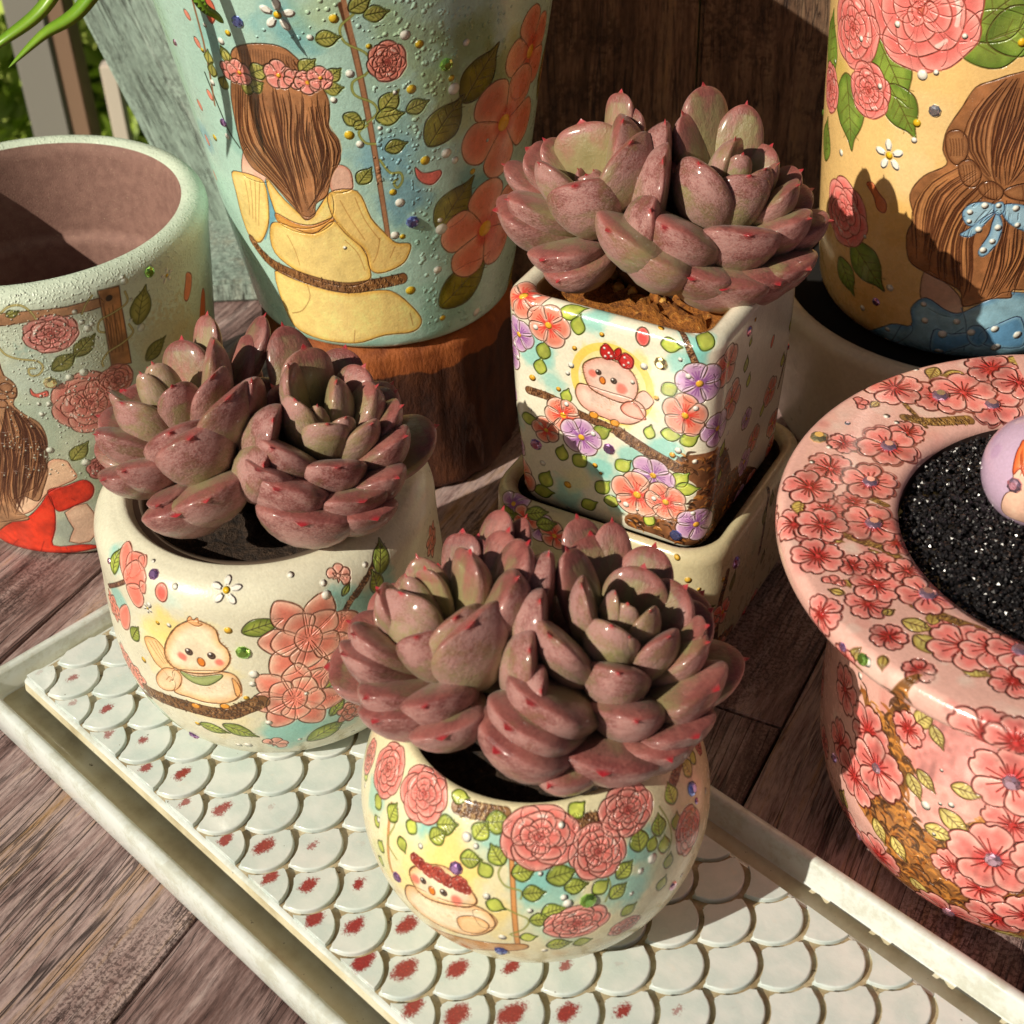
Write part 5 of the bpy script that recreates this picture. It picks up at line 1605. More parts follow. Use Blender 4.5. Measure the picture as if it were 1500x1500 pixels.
    for x, y, L, a in ((85, 225, 60, 1.8), (215, 285, 85, 0.4), (205, 345, 70, 0.5), (170, 350, 60, 1.2), (410, 265, 80, 0.7), (515, 300, 70, 0.7), (515, 355, 70, 0.1), (75, 330, 60, 1.1)):
        q = z(x, y, L); p.leaf(q[0], q[1], q[2], a, 0.8, col=(186, 180, 96), edge=(140, 146, 66))
    for x, y, r, a in ((100, 285, 42, 0.1), (138, 290, 52, 0.5), (295, 302, 58, 0.2), (360, 318, 40, 1.0), (410, 330, 50, 0.8), (462, 312, 48, 0.3)):
        q = z(x, y, r); p.flower(q[0], q[1], q[2], a, edge=(250, 196, 184), mid=(242, 150, 138), core=(232, 96, 84), stamens=False, wd=0.5)
    q = z(290, 60, 78); p.daisy(q[0], q[1], q[2], 0.2)
    p.pp(zz([(0, -10), (30, 10), (45, 60), (30, 95), (8, 60)]), (236, 120, 90), ink=rgb(120, 60, 46), iw=1.4)
    for x, y in ((-70, 60), (-30, 170), (-20, 420), (10, 560), (-60, -40), (40, 700), (20, 380)):
        q = z(x, y, 24); p.ell(q[0], q[1], q[2] * 0.6, q[2], 0.3, (236, 150, 126), ink=rgb(150, 80, 60), iw=1.2)
    p.dots(zz([(800, 140, 22), (580, 295, 18), (420, 150, 14), (995, 355, 26), (965, 612, 22), (780, 810, 20), (760, 940, 18), (945, 915, 26), (770, 1385, 24), (1085, 1247, 18), (620, 577, 16), (515, 400, 14), (700, 512, 10), (930, 1078, 18), (1045, 170, 16), (1000, 640, 16), (65, 165, 16), (90, 545, 14), (760, 370, 10), (560, 990, 8), (940, 880, 12), (1130, 560, 8), (30, 330, 14), (0, 100, 10)]))
    p.dots(zz([(515, 75, 20), (857, 176, 18), (825, 356, 20), (577, 540, 20), (880, 641, 20), (985, 312, 14), (752, 768, 15), (822, 1160, 20), (1070, 685, 13), (950, 1270, 13), (790, 945, 12), (655, 185, 12), (92, 132, 14), (40, 550, 14), (-10, 200, 10)]), (232, 196, 50))
    p.behind(lambda x, y, r: p.flower(x, y, r.uniform(40, 66), r.uniform(0, 6), edge=(246, 178, 144), mid=(238, 136, 104), cv=True), 9, (0.3, 0.85), 6)
    p.behind(lambda x, y, r: p.leaf(x, y, r.uniform(40, 70), r.uniform(0, 6), 0.7, cv=True, col=(142, 132, 34)), 9, (0.3, 0.85), 7)
    m = p.material('teal_pot_paint', 0.3, 0.4, grit=0.5)
    r = pot('flower_pot', 'tall turquoise pot painted with a long haired girl in yellow on a swing', S, m, [(rb + 0.0130, H - 0.004), (rb + 0.011, H - 0.03), (rb + 0.004, 0.05), (rb - 0.004, 0.008), (0.0, 0.008)], M_CLAY)
    gems(r, S, [z(130, 86, 28) + ('blue',), z(965, 258, 30) + ('green',), z(830, 886, 28) + ('blue',), z(75, 490, 20) + ('purple',), z(-118, 170, 16) + ('pink',)])
    return S


# ---- ochre pot with a girl seen from behind, and the white pot it stands in
def ochre_pot():
    pr = [(0, 0), (0.036, 0.0)] + arc(0.036, 0.012, 0.0110, 0.012, -85, -10, 8) + [(0.0488, 0.03), (0.0505, 0.06), (0.0520, 0.10), (0.0535, 0.14), (0.054, 0.150)] + arc(0.0515, 0.150, 0.0026, 0.003, 0, 150, 7)
    S = Surf(0.1550, 0.4520, 0.0502, pr)
    p = Paint(S, (244, 204, 134), seed=65, ppm=5.2)
    z = Z(1100, 0, 2.727)
    zz = lambda L: [z(*q) for q in L]
    for x, y, r, c, a in ((700, 500, 160, (248, 214, 152), 0.7), (560, 900, 160, (236, 186, 104), 0.6), (450, 1200, 150, (230, 176, 92), 0.6), (620, 700, 120, (250, 220, 164), 0.6), (340, 300, 120, (214, 190, 90), 0.6)):
        q = z(x, y, r); p.wash(q[0], q[1], q[2], c, a)
    GR = dict(col=(136, 160, 66), edge=(100, 132, 48), ink=rgb(96, 84, 36))
    for x, y, L, a in ((990, 150, 300, 0.5), (990, 40, 300, 0.8), (560, 280, 260, -0.9), (390, 440, 260, -1.3), (600, 440, 200, -0.9), (320, 180, 240, 1.5), (460, 1060, 200, -0.7), (1090, 120, 260, 0.4), (300, 560, 160, 1.5), (380, 1100, 140, -0.9)):
        q = z(x, y, L); p.leaf(q[0], q[1], q[2], a, 0.75, **GR)
    RO = dict(light=(250, 172, 162), mid=(240, 124, 118), dark=(214, 84, 80), ink=rgb(150, 60, 50))
    for x, y, r, a in ((680, 40, 235, 0.4), (410, 110, 150, 0.9), (470, 362, 105, 0.2), (318, 350, 90, 1.0), (372, 850, 130, 0.6)):
        q = z(x, y, r); p.rose(q[0], q[1], q[2], a, **RO)
    # dress and arm
    p.pp(zz([(690, 1090), (740, 1100), (830, 1180), (840, 1260), (760, 1260), (680, 1200)]), (216, 176, 150), ink=rgb(110, 76, 60))
    p.pp(zz([(440, 1380), (480, 1320), (560, 1295), (640, 1300), (640, 1230), (700, 1190), (780, 1240), (840, 1250), (960, 1195), (1100, 1170), (1500, 1160), (1500, 1560), (1000, 1560), (700, 1540), (440, 1500)]), (150, 196, 216), edge=rgb(106, 158, 196), ew=14, ink=rgb(70, 90, 120), tex=0.25)
    for pts in ([(560, 1420), (640, 1330), (640, 1290)], [(720, 1440), (760, 1370), (850, 1310)], [(840, 1230), (860, 1300), (850, 1400)], [(480, 1430), (560, 1360), (600, 1300)]): p.line(zz(pts), 1.2, (76, 100, 130))
    for pts in ([(730, 1320), (800, 1335), (880, 1330), (880, 1370), (800, 1400), (720, 1440)], [(920, 1330), (1000, 1290), (1080, 1270), (1090, 1380), (1000, 1390), (920, 1370)], [(870, 1310), (920, 1305), (945, 1350), (910, 1385), (868, 1360)]):
        p.pp(zz(pts), (112, 170, 214), edge=rgb(160, 206, 226), ew=8, ink=rgb(60, 80, 130))
    # hair
    p.pp(zz([(1500, 250), (1200, 270), (1060, 295), (980, 320), (900, 350), (845, 430), (785, 520), (768, 600), (782, 660), (690, 705), (635, 780), (650, 870), (622, 940), (632, 1040), (700, 1090), (780, 1130), (838, 1165), (850, 1225), (960, 1195), (1040, 1190), (1100, 1160), (1500, 1150)]), (164, 110, 70), ink=rgb(80, 46, 28), tex=0.3)
    p.hair(zz([(1000, 320), (890, 440), (860, 600), (960, 740)]), zz([(1200, 300), (1200, 480), (1140, 620), (1040, 740)]), 50, w=2.2, light=(200, 146, 100))
    p.hair(zz([(860, 640), (720, 720), (650, 850), (640, 1020)]), zz([(1000, 800), (900, 940), (880, 1080), (870, 1200)]), 46, w=2.2, light=(206, 146, 90))
    p.hair(zz([(1000, 800), (980, 950), (960, 1060), (900, 1190)]), zz([(1250, 800), (1250, 950), (1200, 1060), (1150, 1160)]), 46, w=2.2, light=(214, 150, 90))
    for pts in ([(780, 540), (830, 520), (868, 560), (862, 630), (820, 660), (785, 620)], [(830, 660), (880, 640), (922, 690), (900, 745), (850, 735)], [(910, 745), (960, 725), (1010, 760), (990, 800), (930, 785)], [(1010, 765), (1090, 735), (1200, 740), (1200, 800), (1060, 800)]):
        p.pp(zz(pts), (168, 116, 76), edge=rgb(126, 80, 50), ew=8, ink=rgb(80, 46, 28))
        a = np.mean(pts, 0)
        for k in range(5): p.line(zz([(a[0] - 30 + k * 12, a[1] - 34), (a[0] - 24 + k * 11, a[1]), (a[0] - 26 + k * 12, a[1] + 34)]), 1.0, (84, 48, 28))
    # bow
    for pts in ([(845, 850), (880, 815), (940, 808), (992, 830), (950, 870), (900, 905), (860, 895)], [(1000, 826), (1060, 815), (1130, 840), (1130, 925), (1070, 915), (1020, 880)], [(975, 850), (930, 900), (880, 945), (835, 938), (870, 915), (930, 870)], [(985, 850), (1005, 900), (985, 970), (930, 1025), (908, 1005), (950, 940), (965, 890)], [(975, 815), (1005, 808), (1015, 838), (995, 860), (972, 848)]):
        p.pp(zz(pts), (168, 206, 226), edge=rgb(120, 170, 206), ew=7, ink=rgb(70, 90, 120))
    p.dots(zz([(935, 822, 14), (875, 848, 12), (872, 885, 10), (1060, 833, 14), (990, 822, 11), (988, 910, 14), (910, 918, 14), (965, 965, 12), (928, 1000, 14), (1065, 900, 12), (1350, 1330, 14)]))
    p.dots(zz([(685, 300, 22), (740, 290, 12), (652, 560, 13), (765, 1335, 18), (750, 1402, 18), (822, 1285, 14), (880, 1328, 16), (975, 1315, 16), (978, 1388, 20), (1065, 1338, 18), (545, 1315, 12), (695, 1280, 14), (690, 1215, 12), (555, 1150, 16), (585, 97, 14), (440, 155, 12), (855, 145, 12), (337, 245, 8), (515, 345, 12), (360, 610, 14), (455, 945, 8), (445, 1230, 12), (515, 1435, 16)]))
    p.dots(zz([(663, 492, 17), (1085, 170, 18)]), (240, 196, 40))
    q = z(552, 622, 70); p.daisy(q[0], q[1], q[2], 0.5)
    p.pp(zz([(462, 735), (485, 730), (510, 770), (540, 810), (535, 850), (505, 835), (490, 785)]), (214, 120, 70), ink=rgb(150, 50, 34))
    p.behind(lambda x, y, r: p.rose(x, y, r.uniform(50, 80), r.uniform(0, 6), cv=True, **RO), 8, (0.3, 0.9), 6)
    m = p.material('ochre_pot_paint', 0.28, 0.4)
    r = pot('flower_pot', 'tall ochre pot painted with roses and a brown haired girl with blue bow', S, m, [(0.047, 0.149), (0.046, 0.12), (0.043, 0.05), (0.038, 0.010), (0.0, 0.010)], M_CLAY)
    gems(r, S, [z(735, 442, 28) + ('clear',), z(500, 1205, 19) + ('purple',), z(287, 450, 14) + ('green',)])


def white_pot():
    H = 0.0585
    pr = [(0, 0), (0.050, 0)] + arc(0.050, 0.012, 0.014, 0.012, -85, -8, 7) + [(0.0665, 0.03), (0.0690, 0.048)] + arc(0.0655, H - 0.004, 0.004, 0.004, 0, 120, 8)
    S = Surf(0.1600, 0.4520, 0.0002, pr)
    p = Paint(S, (214, 206, 184), seed=75, ppm=3)
    for _ in range(40): p.wash(p.r.uniform(0, p.W), p.r.uniform(0, p.H), p.r.uniform(20, 50), (190, 180, 150), 0.3, cv=True)
    p.behind(lambda x, y, r: p.flower(x, y, r.uniform(20, 30), r.uniform(0, 6), cv=True, **CORAL), 10, (0.3, 0.8), 6)
    m = p.material('white_pot_glaze', 0.35, 0.3)
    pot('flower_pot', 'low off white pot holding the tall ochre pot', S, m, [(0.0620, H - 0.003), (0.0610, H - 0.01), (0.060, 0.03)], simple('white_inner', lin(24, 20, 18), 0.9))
    disc_soil('potting_soil', 'black soil ringing the foot of the ochre pot', S, 0.0612, 0.0498, simple('black_soil', lin(20, 17, 15), 0.95), lump=0.0001)


# ---- pink blossom pot with a wide flange
def pink_pot():
    rf, ri, zf = 0.0742, 0.0456, 0.0960
    pr = [(0, 0), (0.041, 0.0), (0.0465, 0.0016), (0.0515, 0.0058), (0.0550, 0.0130), (0.0572, 0.0230), (0.0580, 0.0360), (0.0578, 0.0540), (0.0572, 0.0750), (0.0572, 0.0850), (0.0600, 0.0873), (0.0700, 0.0880)]
    pr += [(rf - 0.0018, 0.0885), (rf - 0.0005, 0.0898), (rf, 0.0912)] + arc(rf - 0.0026, zf - 0.0030, 0.0026, 0.0030, 5, 88, 8) + [(0.0680, zf), (0.0600, zf - 0.0004), (0.0520, zf - 0.0008), (ri + 0.002, zf - 0.0012), (ri, zf - 0.0020), (ri - 0.0002, zf - 0.0040)]
    S = Surf(0.1364, 0.2722, 0.0002, pr)
    p = Paint(S, (240, 188, 176), seed=85, ppm=5.2)
    for _ in range(70): p.wash(p.r.uniform(0.2, 0.8) * p.W, p.r.uniform(0.2, 0.62) * p.H, p.r.uniform(14, 40), p.r.choice([(232, 150, 140), (246, 214, 202), (226, 128, 120), (248, 226, 212)]), 0.5, cv=True)
    for _ in range(190): p.wash(p.r.uniform(0.0, 1.0) * p.W, p.r.uniform(0.63, 0.98) * p.H, p.r.uniform(10, 30), p.r.choice([(232, 160, 150), (244, 222, 208), (216, 128, 122), (240, 228, 214), (238, 216, 204), (236, 206, 194)]), 0.5, cv=True)
    z = Z(1100, 500, 3.75)
    zz = lambda L: [z(*q) for q in L]
    y_ = Z(1100, 850, 2.5)
    yy = lambda L: [y_(*q) for q in L]
    for _ in range(26): p.blossom(p.r.uniform(0.2, 0.8) * p.W, p.r.uniform(0.735, 0.95) * p.H, p.r.uniform(22, 34), p.r.uniform(0, 6), cv=True)
    for _ in range(30): p.leaf(p.r.uniform(0.2, 0.8) * p.W, p.r.uniform(0.72, 0.95) * p.H, p.r.uniform(18, 28), p.r.uniform(0, 6), 0.7, col=(206, 180, 96), edge=(170, 146, 70), ink=rgb(110, 76, 40), cv=True)
    for _ in range(40): p.wash(p.r.uniform(0.2, 0.8) * p.W, p.r.uniform(0.66, 0.96) * p.H, p.r.uniform(8, 20), p.r.choice([(240, 214, 202), (236, 196, 186), (222, 150, 142)]), 0.55, cv=True)
    # flange
    GO = dict(col=(150, 110, 58), dark=(92, 60, 34), light=(206, 164, 88))
    for pts, w in (([(850, 420), (960, 440), (1060, 440), (1200, 430)], 14), ([(540, 590), (620, 610), (700, 640)], 9), ([(580, 820), (660, 860), (740, 900)], 9), ([(520, 1060), (620, 1100), (740, 1140), (860, 1240)], 13), ([(960, 470), (900, 400), (850, 350), (820, 300)], 5)): p.bark(zz(pts), w, **GO)
    p.bark(yy([(600, 90), (700, 130), (860, 160)]), 12, **GO)
    for x, y, L, a in ((270, 850, 110, 0.8), (270, 915, 120, -0.1), (1000, 172, 110, 0.7), (1110, 182, 110, -0.2), (1450, 110, 130, 0.4), (680, 345, 60, 0.1), (470, 1090, 70, 1.0), (530, 1330, 60, 0.0)):
        q = z(x, y, L); p.leaf(q[0], q[1], q[2], a, 0.7, col=(206, 180, 96), edge=(170, 146, 70), ink=rgb(110, 76, 40))
    for x, y, L, a in ((610, 165, 100, 0.5), (650, 237, 120, -0.1), (820, 330, 100, 0.1)):
        q = y_(x, y, L); p.leaf(q[0], q[1], q[2], a, 0.7, col=(206, 190, 110), edge=(170, 150, 74), ink=rgb(110, 76, 40))
    for x, y, r, a in ((440, 700, 130, 0.3), (1340, 170, 120, 0.6), (420, 930, 115, 0.8), (690, 1340, 130, 0.1), (700, 1230, 110, 1.0), (510, 560, 80, 0.4), (1040, 300, 150, 0.2), (1320, 345, 165, 0.9), (755, 575, 165, 0.4), (655, 770, 150, 0.9), (670, 1000, 160, 0.3), (970, 1390, 150, 0.6)):
        q = z(x, y, r); p.blossom(q[0], q[1], q[2], a)
    for x, y, r, a in ((780, 240, 120, 0.5), (880, 250, 100, 0.2), (985, 260, 105, 1.0), (960, 370, 80, 0.3), (1080, 330, 110, 0.3)):
        q = y_(x, y, r); p.blossom(q[0], q[1], q[2], a)
    for x, y, r, a in ((860, 500, 90, 0.2), (560, 880, 80, 0.9), (800, 1110, 90, 0.5), (1180, 280, 90, 0.8), (560, 1230, 80, 0.3), (860, 1260, 100, 0.4)):
        q = z(x, y, r); p.blossom(q[0], q[1], q[2], a)
    for x, y, r, a in ((860, 500, 1, 0), (755, 575, 150, 0.4), (655, 770, 140, 0.9), (670, 1000, 150, 0.3), (970, 1390, 150, 0.6), (1040, 300, 140, 0.2), (1320, 345, 150, 0.9)):
        if r > 1: q = z(x, y, r); p.blossom(q[0], q[1], q[2], a)
    for x, y, r in ((590, 338, 60), (760, 276, 56), (400, 1130, 62), (455, 1325, 66)):
        q = z(x, y, r)
        for a in (1.2, 2.6, 3.8):
            p.poly(p.loc(q[0], q[1], p.petal_pts(q[2], q[2] * 0.42, a, -0.2)), rgb(228, 110, 104), edge=rgb(246, 176, 164), ew=6, ink=rgb(130, 40, 34), iw=1.9)
    for x, y, r in ((830, 190, 13), (850, 225, 10), (745, 410, 18), (800, 445, 14), (335, 662, 14), (430, 580, 16), (245, 740, 20), (355, 803, 16), (410, 1050, 14), (880, 100, 16), (420, 1240, 18), (505, 1225, 12), (560, 250, 8)): p.dots([z(x, y, r)])
    # body
    p.barkfill(yy([(400, 380), (450, 470), (510, 470), (545, 370), (570, 420), (550, 540), (600, 700), (560, 800), (620, 900), (720, 960), (800, 900), (900, 840), (1000, 830), (1200, 800), (1300, 900), (1300, 1500), (900, 1420), (760, 1330), (620, 1230), (500, 1140), (440, 1060), (500, 980), (430, 880), (370, 760), (400, 620), (430, 520)]), 2600, (160, 108, 60), dark=(84, 56, 38), light=(222, 150, 72), ln=24)
    p.pp(yy([(600, 780), (640, 760), (760, 700), (900, 740), (900, 830), (800, 880), (700, 930), (620, 880)]), (240, 170, 160), iw=0, tex=0.3)
    p.pp(yy([(640, 560), (760, 520), (900, 640), (840, 780), (640, 720), (600, 640)]), (236, 156, 150), iw=0, tex=0.4)
    for _ in range(12):
        cx_, cy_ = p.r.uniform(0.22, 0.75) * p.W, p.r.uniform(0.34, 0.58) * p.H
        p.blossom(cx_, cy_, p.r.uniform(22, 36), p.r.uniform(0, 6), cv=True)
    for x, y, L, a in ((632, 508, 110, 1.0), (682, 575, 90, -0.9), (598, 755, 100, -0.9), (640, 735, 90, -0.6), (790, 775, 110, 0.2), (745, 890, 130, -0.5), (690, 925, 110, 0.2), (470, 920, 100, -1.0), (540, 985, 100, -0.9), (620, 1130, 100, -0.7), (700, 1180, 90, 1.1), (338, 800, 100, 1.4), (950, 1330, 110, 0.2), (975, 1375, 80, 0.5), (380, 270, 60, 1.3)):
        q = y_(x, y, L); p.leaf(q[0], q[1], q[2], a, 0.62, col=(222, 206, 126), edge=(180, 160, 80), ink=rgb(96, 70, 36))
    for x, y, r, a in ((345, 400, 90, 0.3), (350, 290, 60, 1.0), (330, 600, 90, 0.8), (380, 720, 110, 0.4), (430, 555, 105, 0.2), (575, 545, 70, 0.5), (850, 580, 130, 0.2), (970, 600, 110, 0.6), (960, 900, 110, 0.3), (740, 1050, 80, 0.9), (840, 1130, 90, 0.6), (900, 1240, 110, 0.2), (470, 1010, 95, 0.5), (1010, 1230, 110, 0.7), (350, 900, 90, 0.2),
                       (460, 688, 125, 0.7), (955, 740, 150, 0.3), (888, 1025, 160, 0.55), (697, 1270, 125, 0.9), (365, 960, 105, 0.4), (1120, 1050, 150, 0.4), (1150, 700, 150, 0.7)):
        q = y_(x, y, r); p.blossom(q[0], q[1], q[2], a)
    p.dots([y_(*q) for q in ((640, 825, 20), (693, 818, 8), (733, 823, 13), (698, 696, 7), (400, 350, 14), (425, 300, 20), (670, 930, 8))])
    p.behind(lambda x, y, r: p.blossom(x, y, r.uniform(30, 42), r.uniform(0, 6), cv=True), 24, (0.25, 0.6), 6, 0.24)
    p.behind(lambda x, y, r: p.blossom(x, y, r.uniform(34, 44), r.uniform(0, 6), cv=True), 18, (0.78, 0.97), 8, 0.3)
    m = p.material('pink_pot_paint', 0.24, 0.45, bumpd=0.0008)
    r = pot('flower_pot', 'large pink pot with a wide flat rim covered in painted cherry blossom', S, m, [(ri - 0.0004, zf - 0.012), (ri - 0.0004, zf - 0.03)], simple('pink_inner', lin(60, 40, 36), 0.8), cat='plant pot')
    gems(r, S, [z(1040, 300, 50) + ('pink',), z(1325, 347, 44) + ('pink',), z(755, 576, 48) + ('pink',), z(655, 772, 46) + ('pink',), z(672, 1000, 50) + ('pink',), z(970, 1388, 54) + ('pink',), z(372, 530, 50) + ('gold',), z(530, 450, 18) + ('clear',),
                y_(650, 50, 34) + ('pink',), y_(985, 257, 34) + ('pink',), y_(460, 688, 24) + ('pink',), y_(955, 740, 38) + ('pink',), y_(888, 1022, 36) + ('pink',), y_(697, 1270, 26) + ('pink',), y_(365, 958, 22) + ('pink',), y_(337, 245, 20) + ('purple',), y_(410, 290, 26) + ('green',), y_(306, 650, 20) + ('purple',)])
    # black gravel
    base = disc_soil('gravel_bed', 'dark bed below the black gravel of the pink pot', S, ri - 0.0002, zf - 0.0075, M_GRAVEL, lump=0.0008)
    rg = random.Random(5)
    proto = []
    for k in range(6):
        bm = bmesh.new()
        bmesh.ops.create_icosphere(bm, subdivisions=1, radius=1.0)
        for v_ in bm.verts: v_.co = v_.co * rg.uniform(0.75, 1.2)
        for v_ in bm.verts: v_.co.z *= 0.8
        proto.append((np.array([v_.co[:] for v_ in bm.verts]), np.array([[v_.index for v_ in f.verts] for f in bm.faces])))
        bm.free()
    VV, FF, off = [], [], 0
    for _ in range(11000):
        a, rr_ = rg.uniform(0, 6.2832), (ri - 0.0012) * math.sqrt(rg.random())
        s = rg.uniform(0.00040, 0.00085)
        v0, f0 = proto[rg.randrange(6)]
        q = Matrix.Rotation(rg.uniform(0, 6), 3, Vector((rg.gauss(0, 1), rg.gauss(0, 1), rg.gauss(0, 1))).normalized())
        VV.append(v0 @ np.array(q) * s + np.array([rr_ * math.cos(a), rr_ * math.sin(a), zf - 0.0062 + rg.uniform(-0.0006, 0.0011) + 0.0012 * math.sin(rr_ * 90 + a * 2)]))
        FF.append(f0 + off)
        off += len(v0)
    o = mesh_obj('black_gravel', np.vstack(VV), np.vstack(FF), M_GRAVEL, smooth=False)
    o.location = tuple(S.c)
    tag(o, 'glittering black gravel filling the pink blossom pot', 'gravel', kind='stuff')
    # painted ball ornament sitting in the gravel
    c = at_z(1527, 690, 0.0002 + zf + 0.004)
    prb = [(0.0, -0.0128)] + arc(0, 0, 0.0142, 0.0140, -66, 66, 22) + [(0.0045, 0.0131), (0.0, 0.0134)]
    SB = Surf(c[0], c[1], c[2], prb)
    pb = Paint(SB, (206, 178, 206), seed=95, ppm=9)
    for _ in range(24): pb.wash(pb.r.uniform(0, pb.W), pb.r.uniform(0, pb.H), pb.r.uniform(10, 26), pb.r.choice([(186, 150, 190), (226, 204, 224), (196, 168, 206)]), 0.5, cv=True)
    pb.pp([z(*q) for q in ((1445, 660), (1470, 590), (1520, 540), (1700, 540), (1700, 1000), (1480, 990), (1385, 940), (1390, 850), (1440, 800))], (246, 200, 176), ink=rgb(120, 80, 60))
    pb.pp([z(*q) for q in ((1440, 730), (1450, 640), (1480, 570), (1520, 540), (1700, 520), (1700, 820), (1520, 760), (1480, 700))], (236, 120, 62), ink=rgb(150, 50, 30), edge=rgb(214, 84, 40), ew=8)
    pb.hair([z(1470, 590), z(1470, 660), z(1450, 730)], [z(1560, 560), z(1580, 660), z(1600, 760)], 10, dark=(170, 60, 30), light=(250, 160, 100))
    mb = pb.material('ball_ornament_paint', 0.22, 0.6)
    ob = thing('ball_ornament', 'small lilac painted ball half sunk in the black gravel', 'ornament', tuple(SB.c))
    P, F, UV = SB.mesh(72)
    mesh_obj('body', P, F, mb, ob, uvs=UV)
    gems(ob, SB, [z(1448, 790, 46) + ('pink',)])


# ---- log under the turquoise pot
def stump():
    S = Surf(-0.0405, 0.4580, 0.0, [(0, 0.0), (0.0412, 0.0), (0.0436, 0.003), (0.0426, 0.02), (0.0429, 0.04), (0.0434, 0.052), (0.0428, 0.0575), (0.0405, 0.0598), (0.0, 0.0600)])
    P, F, UV = S.mesh(96)
    a = np.arctan2(P[:, 1], P[:, 0])
    r = np.hypot(P[:, 0], P[:, 1])
    k = 1 + 0.014 * np.sin(a * 7 + 1) + 0.010 * np.sin(a * 17 + P[:, 2] * 90) + 0.008 * np.sin(a * 31)
    k = np.where(r > 0.0395, k, 1)
    P[:, 0] *= k
    P[:, 1] *= k
    N = NT('log_bark')
    v = N.coord('Object')
    n = N.noise(N.mapping(v, (1, 1, 0.35)), 160, 6, 0.7)
    sep = N.n('ShaderNodeSeparateXYZ')
    N.l(v, sep.inputs[0])
    edge = N.smooth(N.math('ADD', sep.outputs[2], N.math('MULTIPLY', N.math('SUBTRACT', N.noise(v, 55, 3), 0.5), 0.014)), 0.0500, 0.0512)
    bark = N.ramp(n, [(0.3, lin(38, 15, 9)), (0.5, lin(70, 34, 16)), (0.7, lin(96, 52, 24))])
    cut = N.ramp(n, [(0.3, lin(112, 52, 20)), (0.6, lin(156, 84, 34))])
    N.set(Base_Color=N.mix(edge, bark, cut), Roughness=0.75)
    N.l(N.bump(n, 0.8, 0.002), N.b.inputs['Normal'])
    root = thing('wooden_log', 'short reddish brown log with a pale chipped top edge under the turquoise pot', 'log', tuple(S.c))
    mesh_obj('log_body', P, F, N.m, root)


drum = drum_pot()
ball = ball_pot()
cube = cube_pot()
lower_square_pot()
mint_pot()
stump()
teal_pot()
white_pot()
ochre_pot()
pink_pot()

# ------------------------------------------------------------------ succulents
def leaf_mat():
    N = NT('succulent_leaf')
    att = N.n('ShaderNodeAttribute', attribute_type='GEOMETRY', attribute_name='along')
    s = att.outputs['Fac']
    side = N.n('ShaderNodeAttribute', attribute_type='GEOMETRY', attribute_name='face').outputs['Fac']      # 1 upper face, 0 back
    tone = N.n('ShaderNodeAttribute', attribute_type='OBJECT', attribute_name='tone').outputs['Fac']
    info = N.n('ShaderNodeObjectInfo')
    v = N.coord('Object')
    cmb = N.n('ShaderNodeCombineXYZ')
    N.l(N.math('MULTIPLY', info.outputs['Random'], 13.0), cmb.inputs[0])
    N.l(N.math('MULTIPLY', info.outputs['Random'], 7.0), cmb.inputs[2])
    ad = N.n('ShaderNodeVectorMath', operation='ADD')
    N.l(v, ad.inputs[0]); N.l(cmb.outputs[0], ad.inputs[1])
    vv = ad.outputs[0]
    n1 = N.noise(vv, 2.6, 4, 0.6)
    n2 = N.noise(vv, 9, 5, 0.65)
    n3 = N.noise(vv, 34, 5, 0.8)
    green = N.mix(n1, lin(128, 124, 76), lin(186, 166, 126))
    mauve = N.mix(N.smooth(N.math('ADD', N.math('MULTIPLY', n1, 0.6), N.math('MULTIPLY', n3, 0.4)), 0.36, 0.64), lin(100, 56, 52), lin(168, 108, 98))
    rim = N.n('ShaderNodeAttribute', attribute_type='GEOMETRY', attribute_name='rim').outputs['Fac']
    f = N.math('ADD', N.math('ADD', N.math('ADD', N.math('MULTIPLY', s, 0.6), N.math('MULTIPLY', rim, 0.22)), N.math('MULTIPLY', N.math('SUBTRACT', n1, 0.5), 1.5)), N.math('ADD', tone, -0.16))
    col = N.mix(N.smooth(f, 0.0, 0.6), green, mauve)
    # red flush at the rim of the tip and the point
    col = N.mix(N.math('MULTIPLY', N.smooth(N.math('ADD', N.math('MULTIPLY', rim, s), N.math('MULTIPLY', N.math('SUBTRACT', n2, 0.5), 0.5)), 0.7, 1.05), 0.28), col, lin(158, 62, 64))
    # waxy bloom: pale, patchy, rubbed off in specks
    bl = N.math('MULTIPLY', N.smooth(N.math('ADD', N.math('MULTIPLY', n1, 0.7), N.math('MULTIPLY', n3, 0.9)), 0.68, 0.92), N.smooth(side, 0.85, 0.25))
    col = N.mix(N.math('MULTIPLY', bl, 0.6), col, lin(190, 154, 148))
    sp = N.smooth(N.noise(vv, 60, 4, 0.7), 0.62, 0.72)
    col = N.mix(N.math('MULTIPLY', sp, 0.16), col, lin(96, 50, 46))
    tipf = N.n('ShaderNodeAttribute', attribute_type='GEOMETRY', attribute_name='tipf').outputs['Fac']
    col = N.mix(N.math('MULTIPLY', N.smooth(N.math('ADD', tipf, N.math('MULTIPLY', N.math('SUBTRACT', n2, 0.5), 0.3)), 0.12, 0.85), 0.85), col, lin(186, 26, 46))
    N.set(Base_Color=col, Roughness=N.smooth(N.math('ADD', n2, bl), 0.3, 1.1, 0.32, 0.7), Subsurface_Weight=0.10, Subsurface_Radius=(1.0, 0.35, 0.25), Subsurface_Scale=0.0035,
          Coat_Weight=0.42, Coat_Roughness=N.smooth(n2, 0.35, 0.65, 0.05, 0.22), Sheen_Weight=0.08)
    h = N.math('ADD', N.math('MULTIPLY', n2, 0.6), N.math('MULTIPLY', n3, 0.22))
    N.l(N.bump(h, 0.5, 0.0013), N.b.inputs['Normal'])
    return N.m


M_LEAF = leaf_mat()


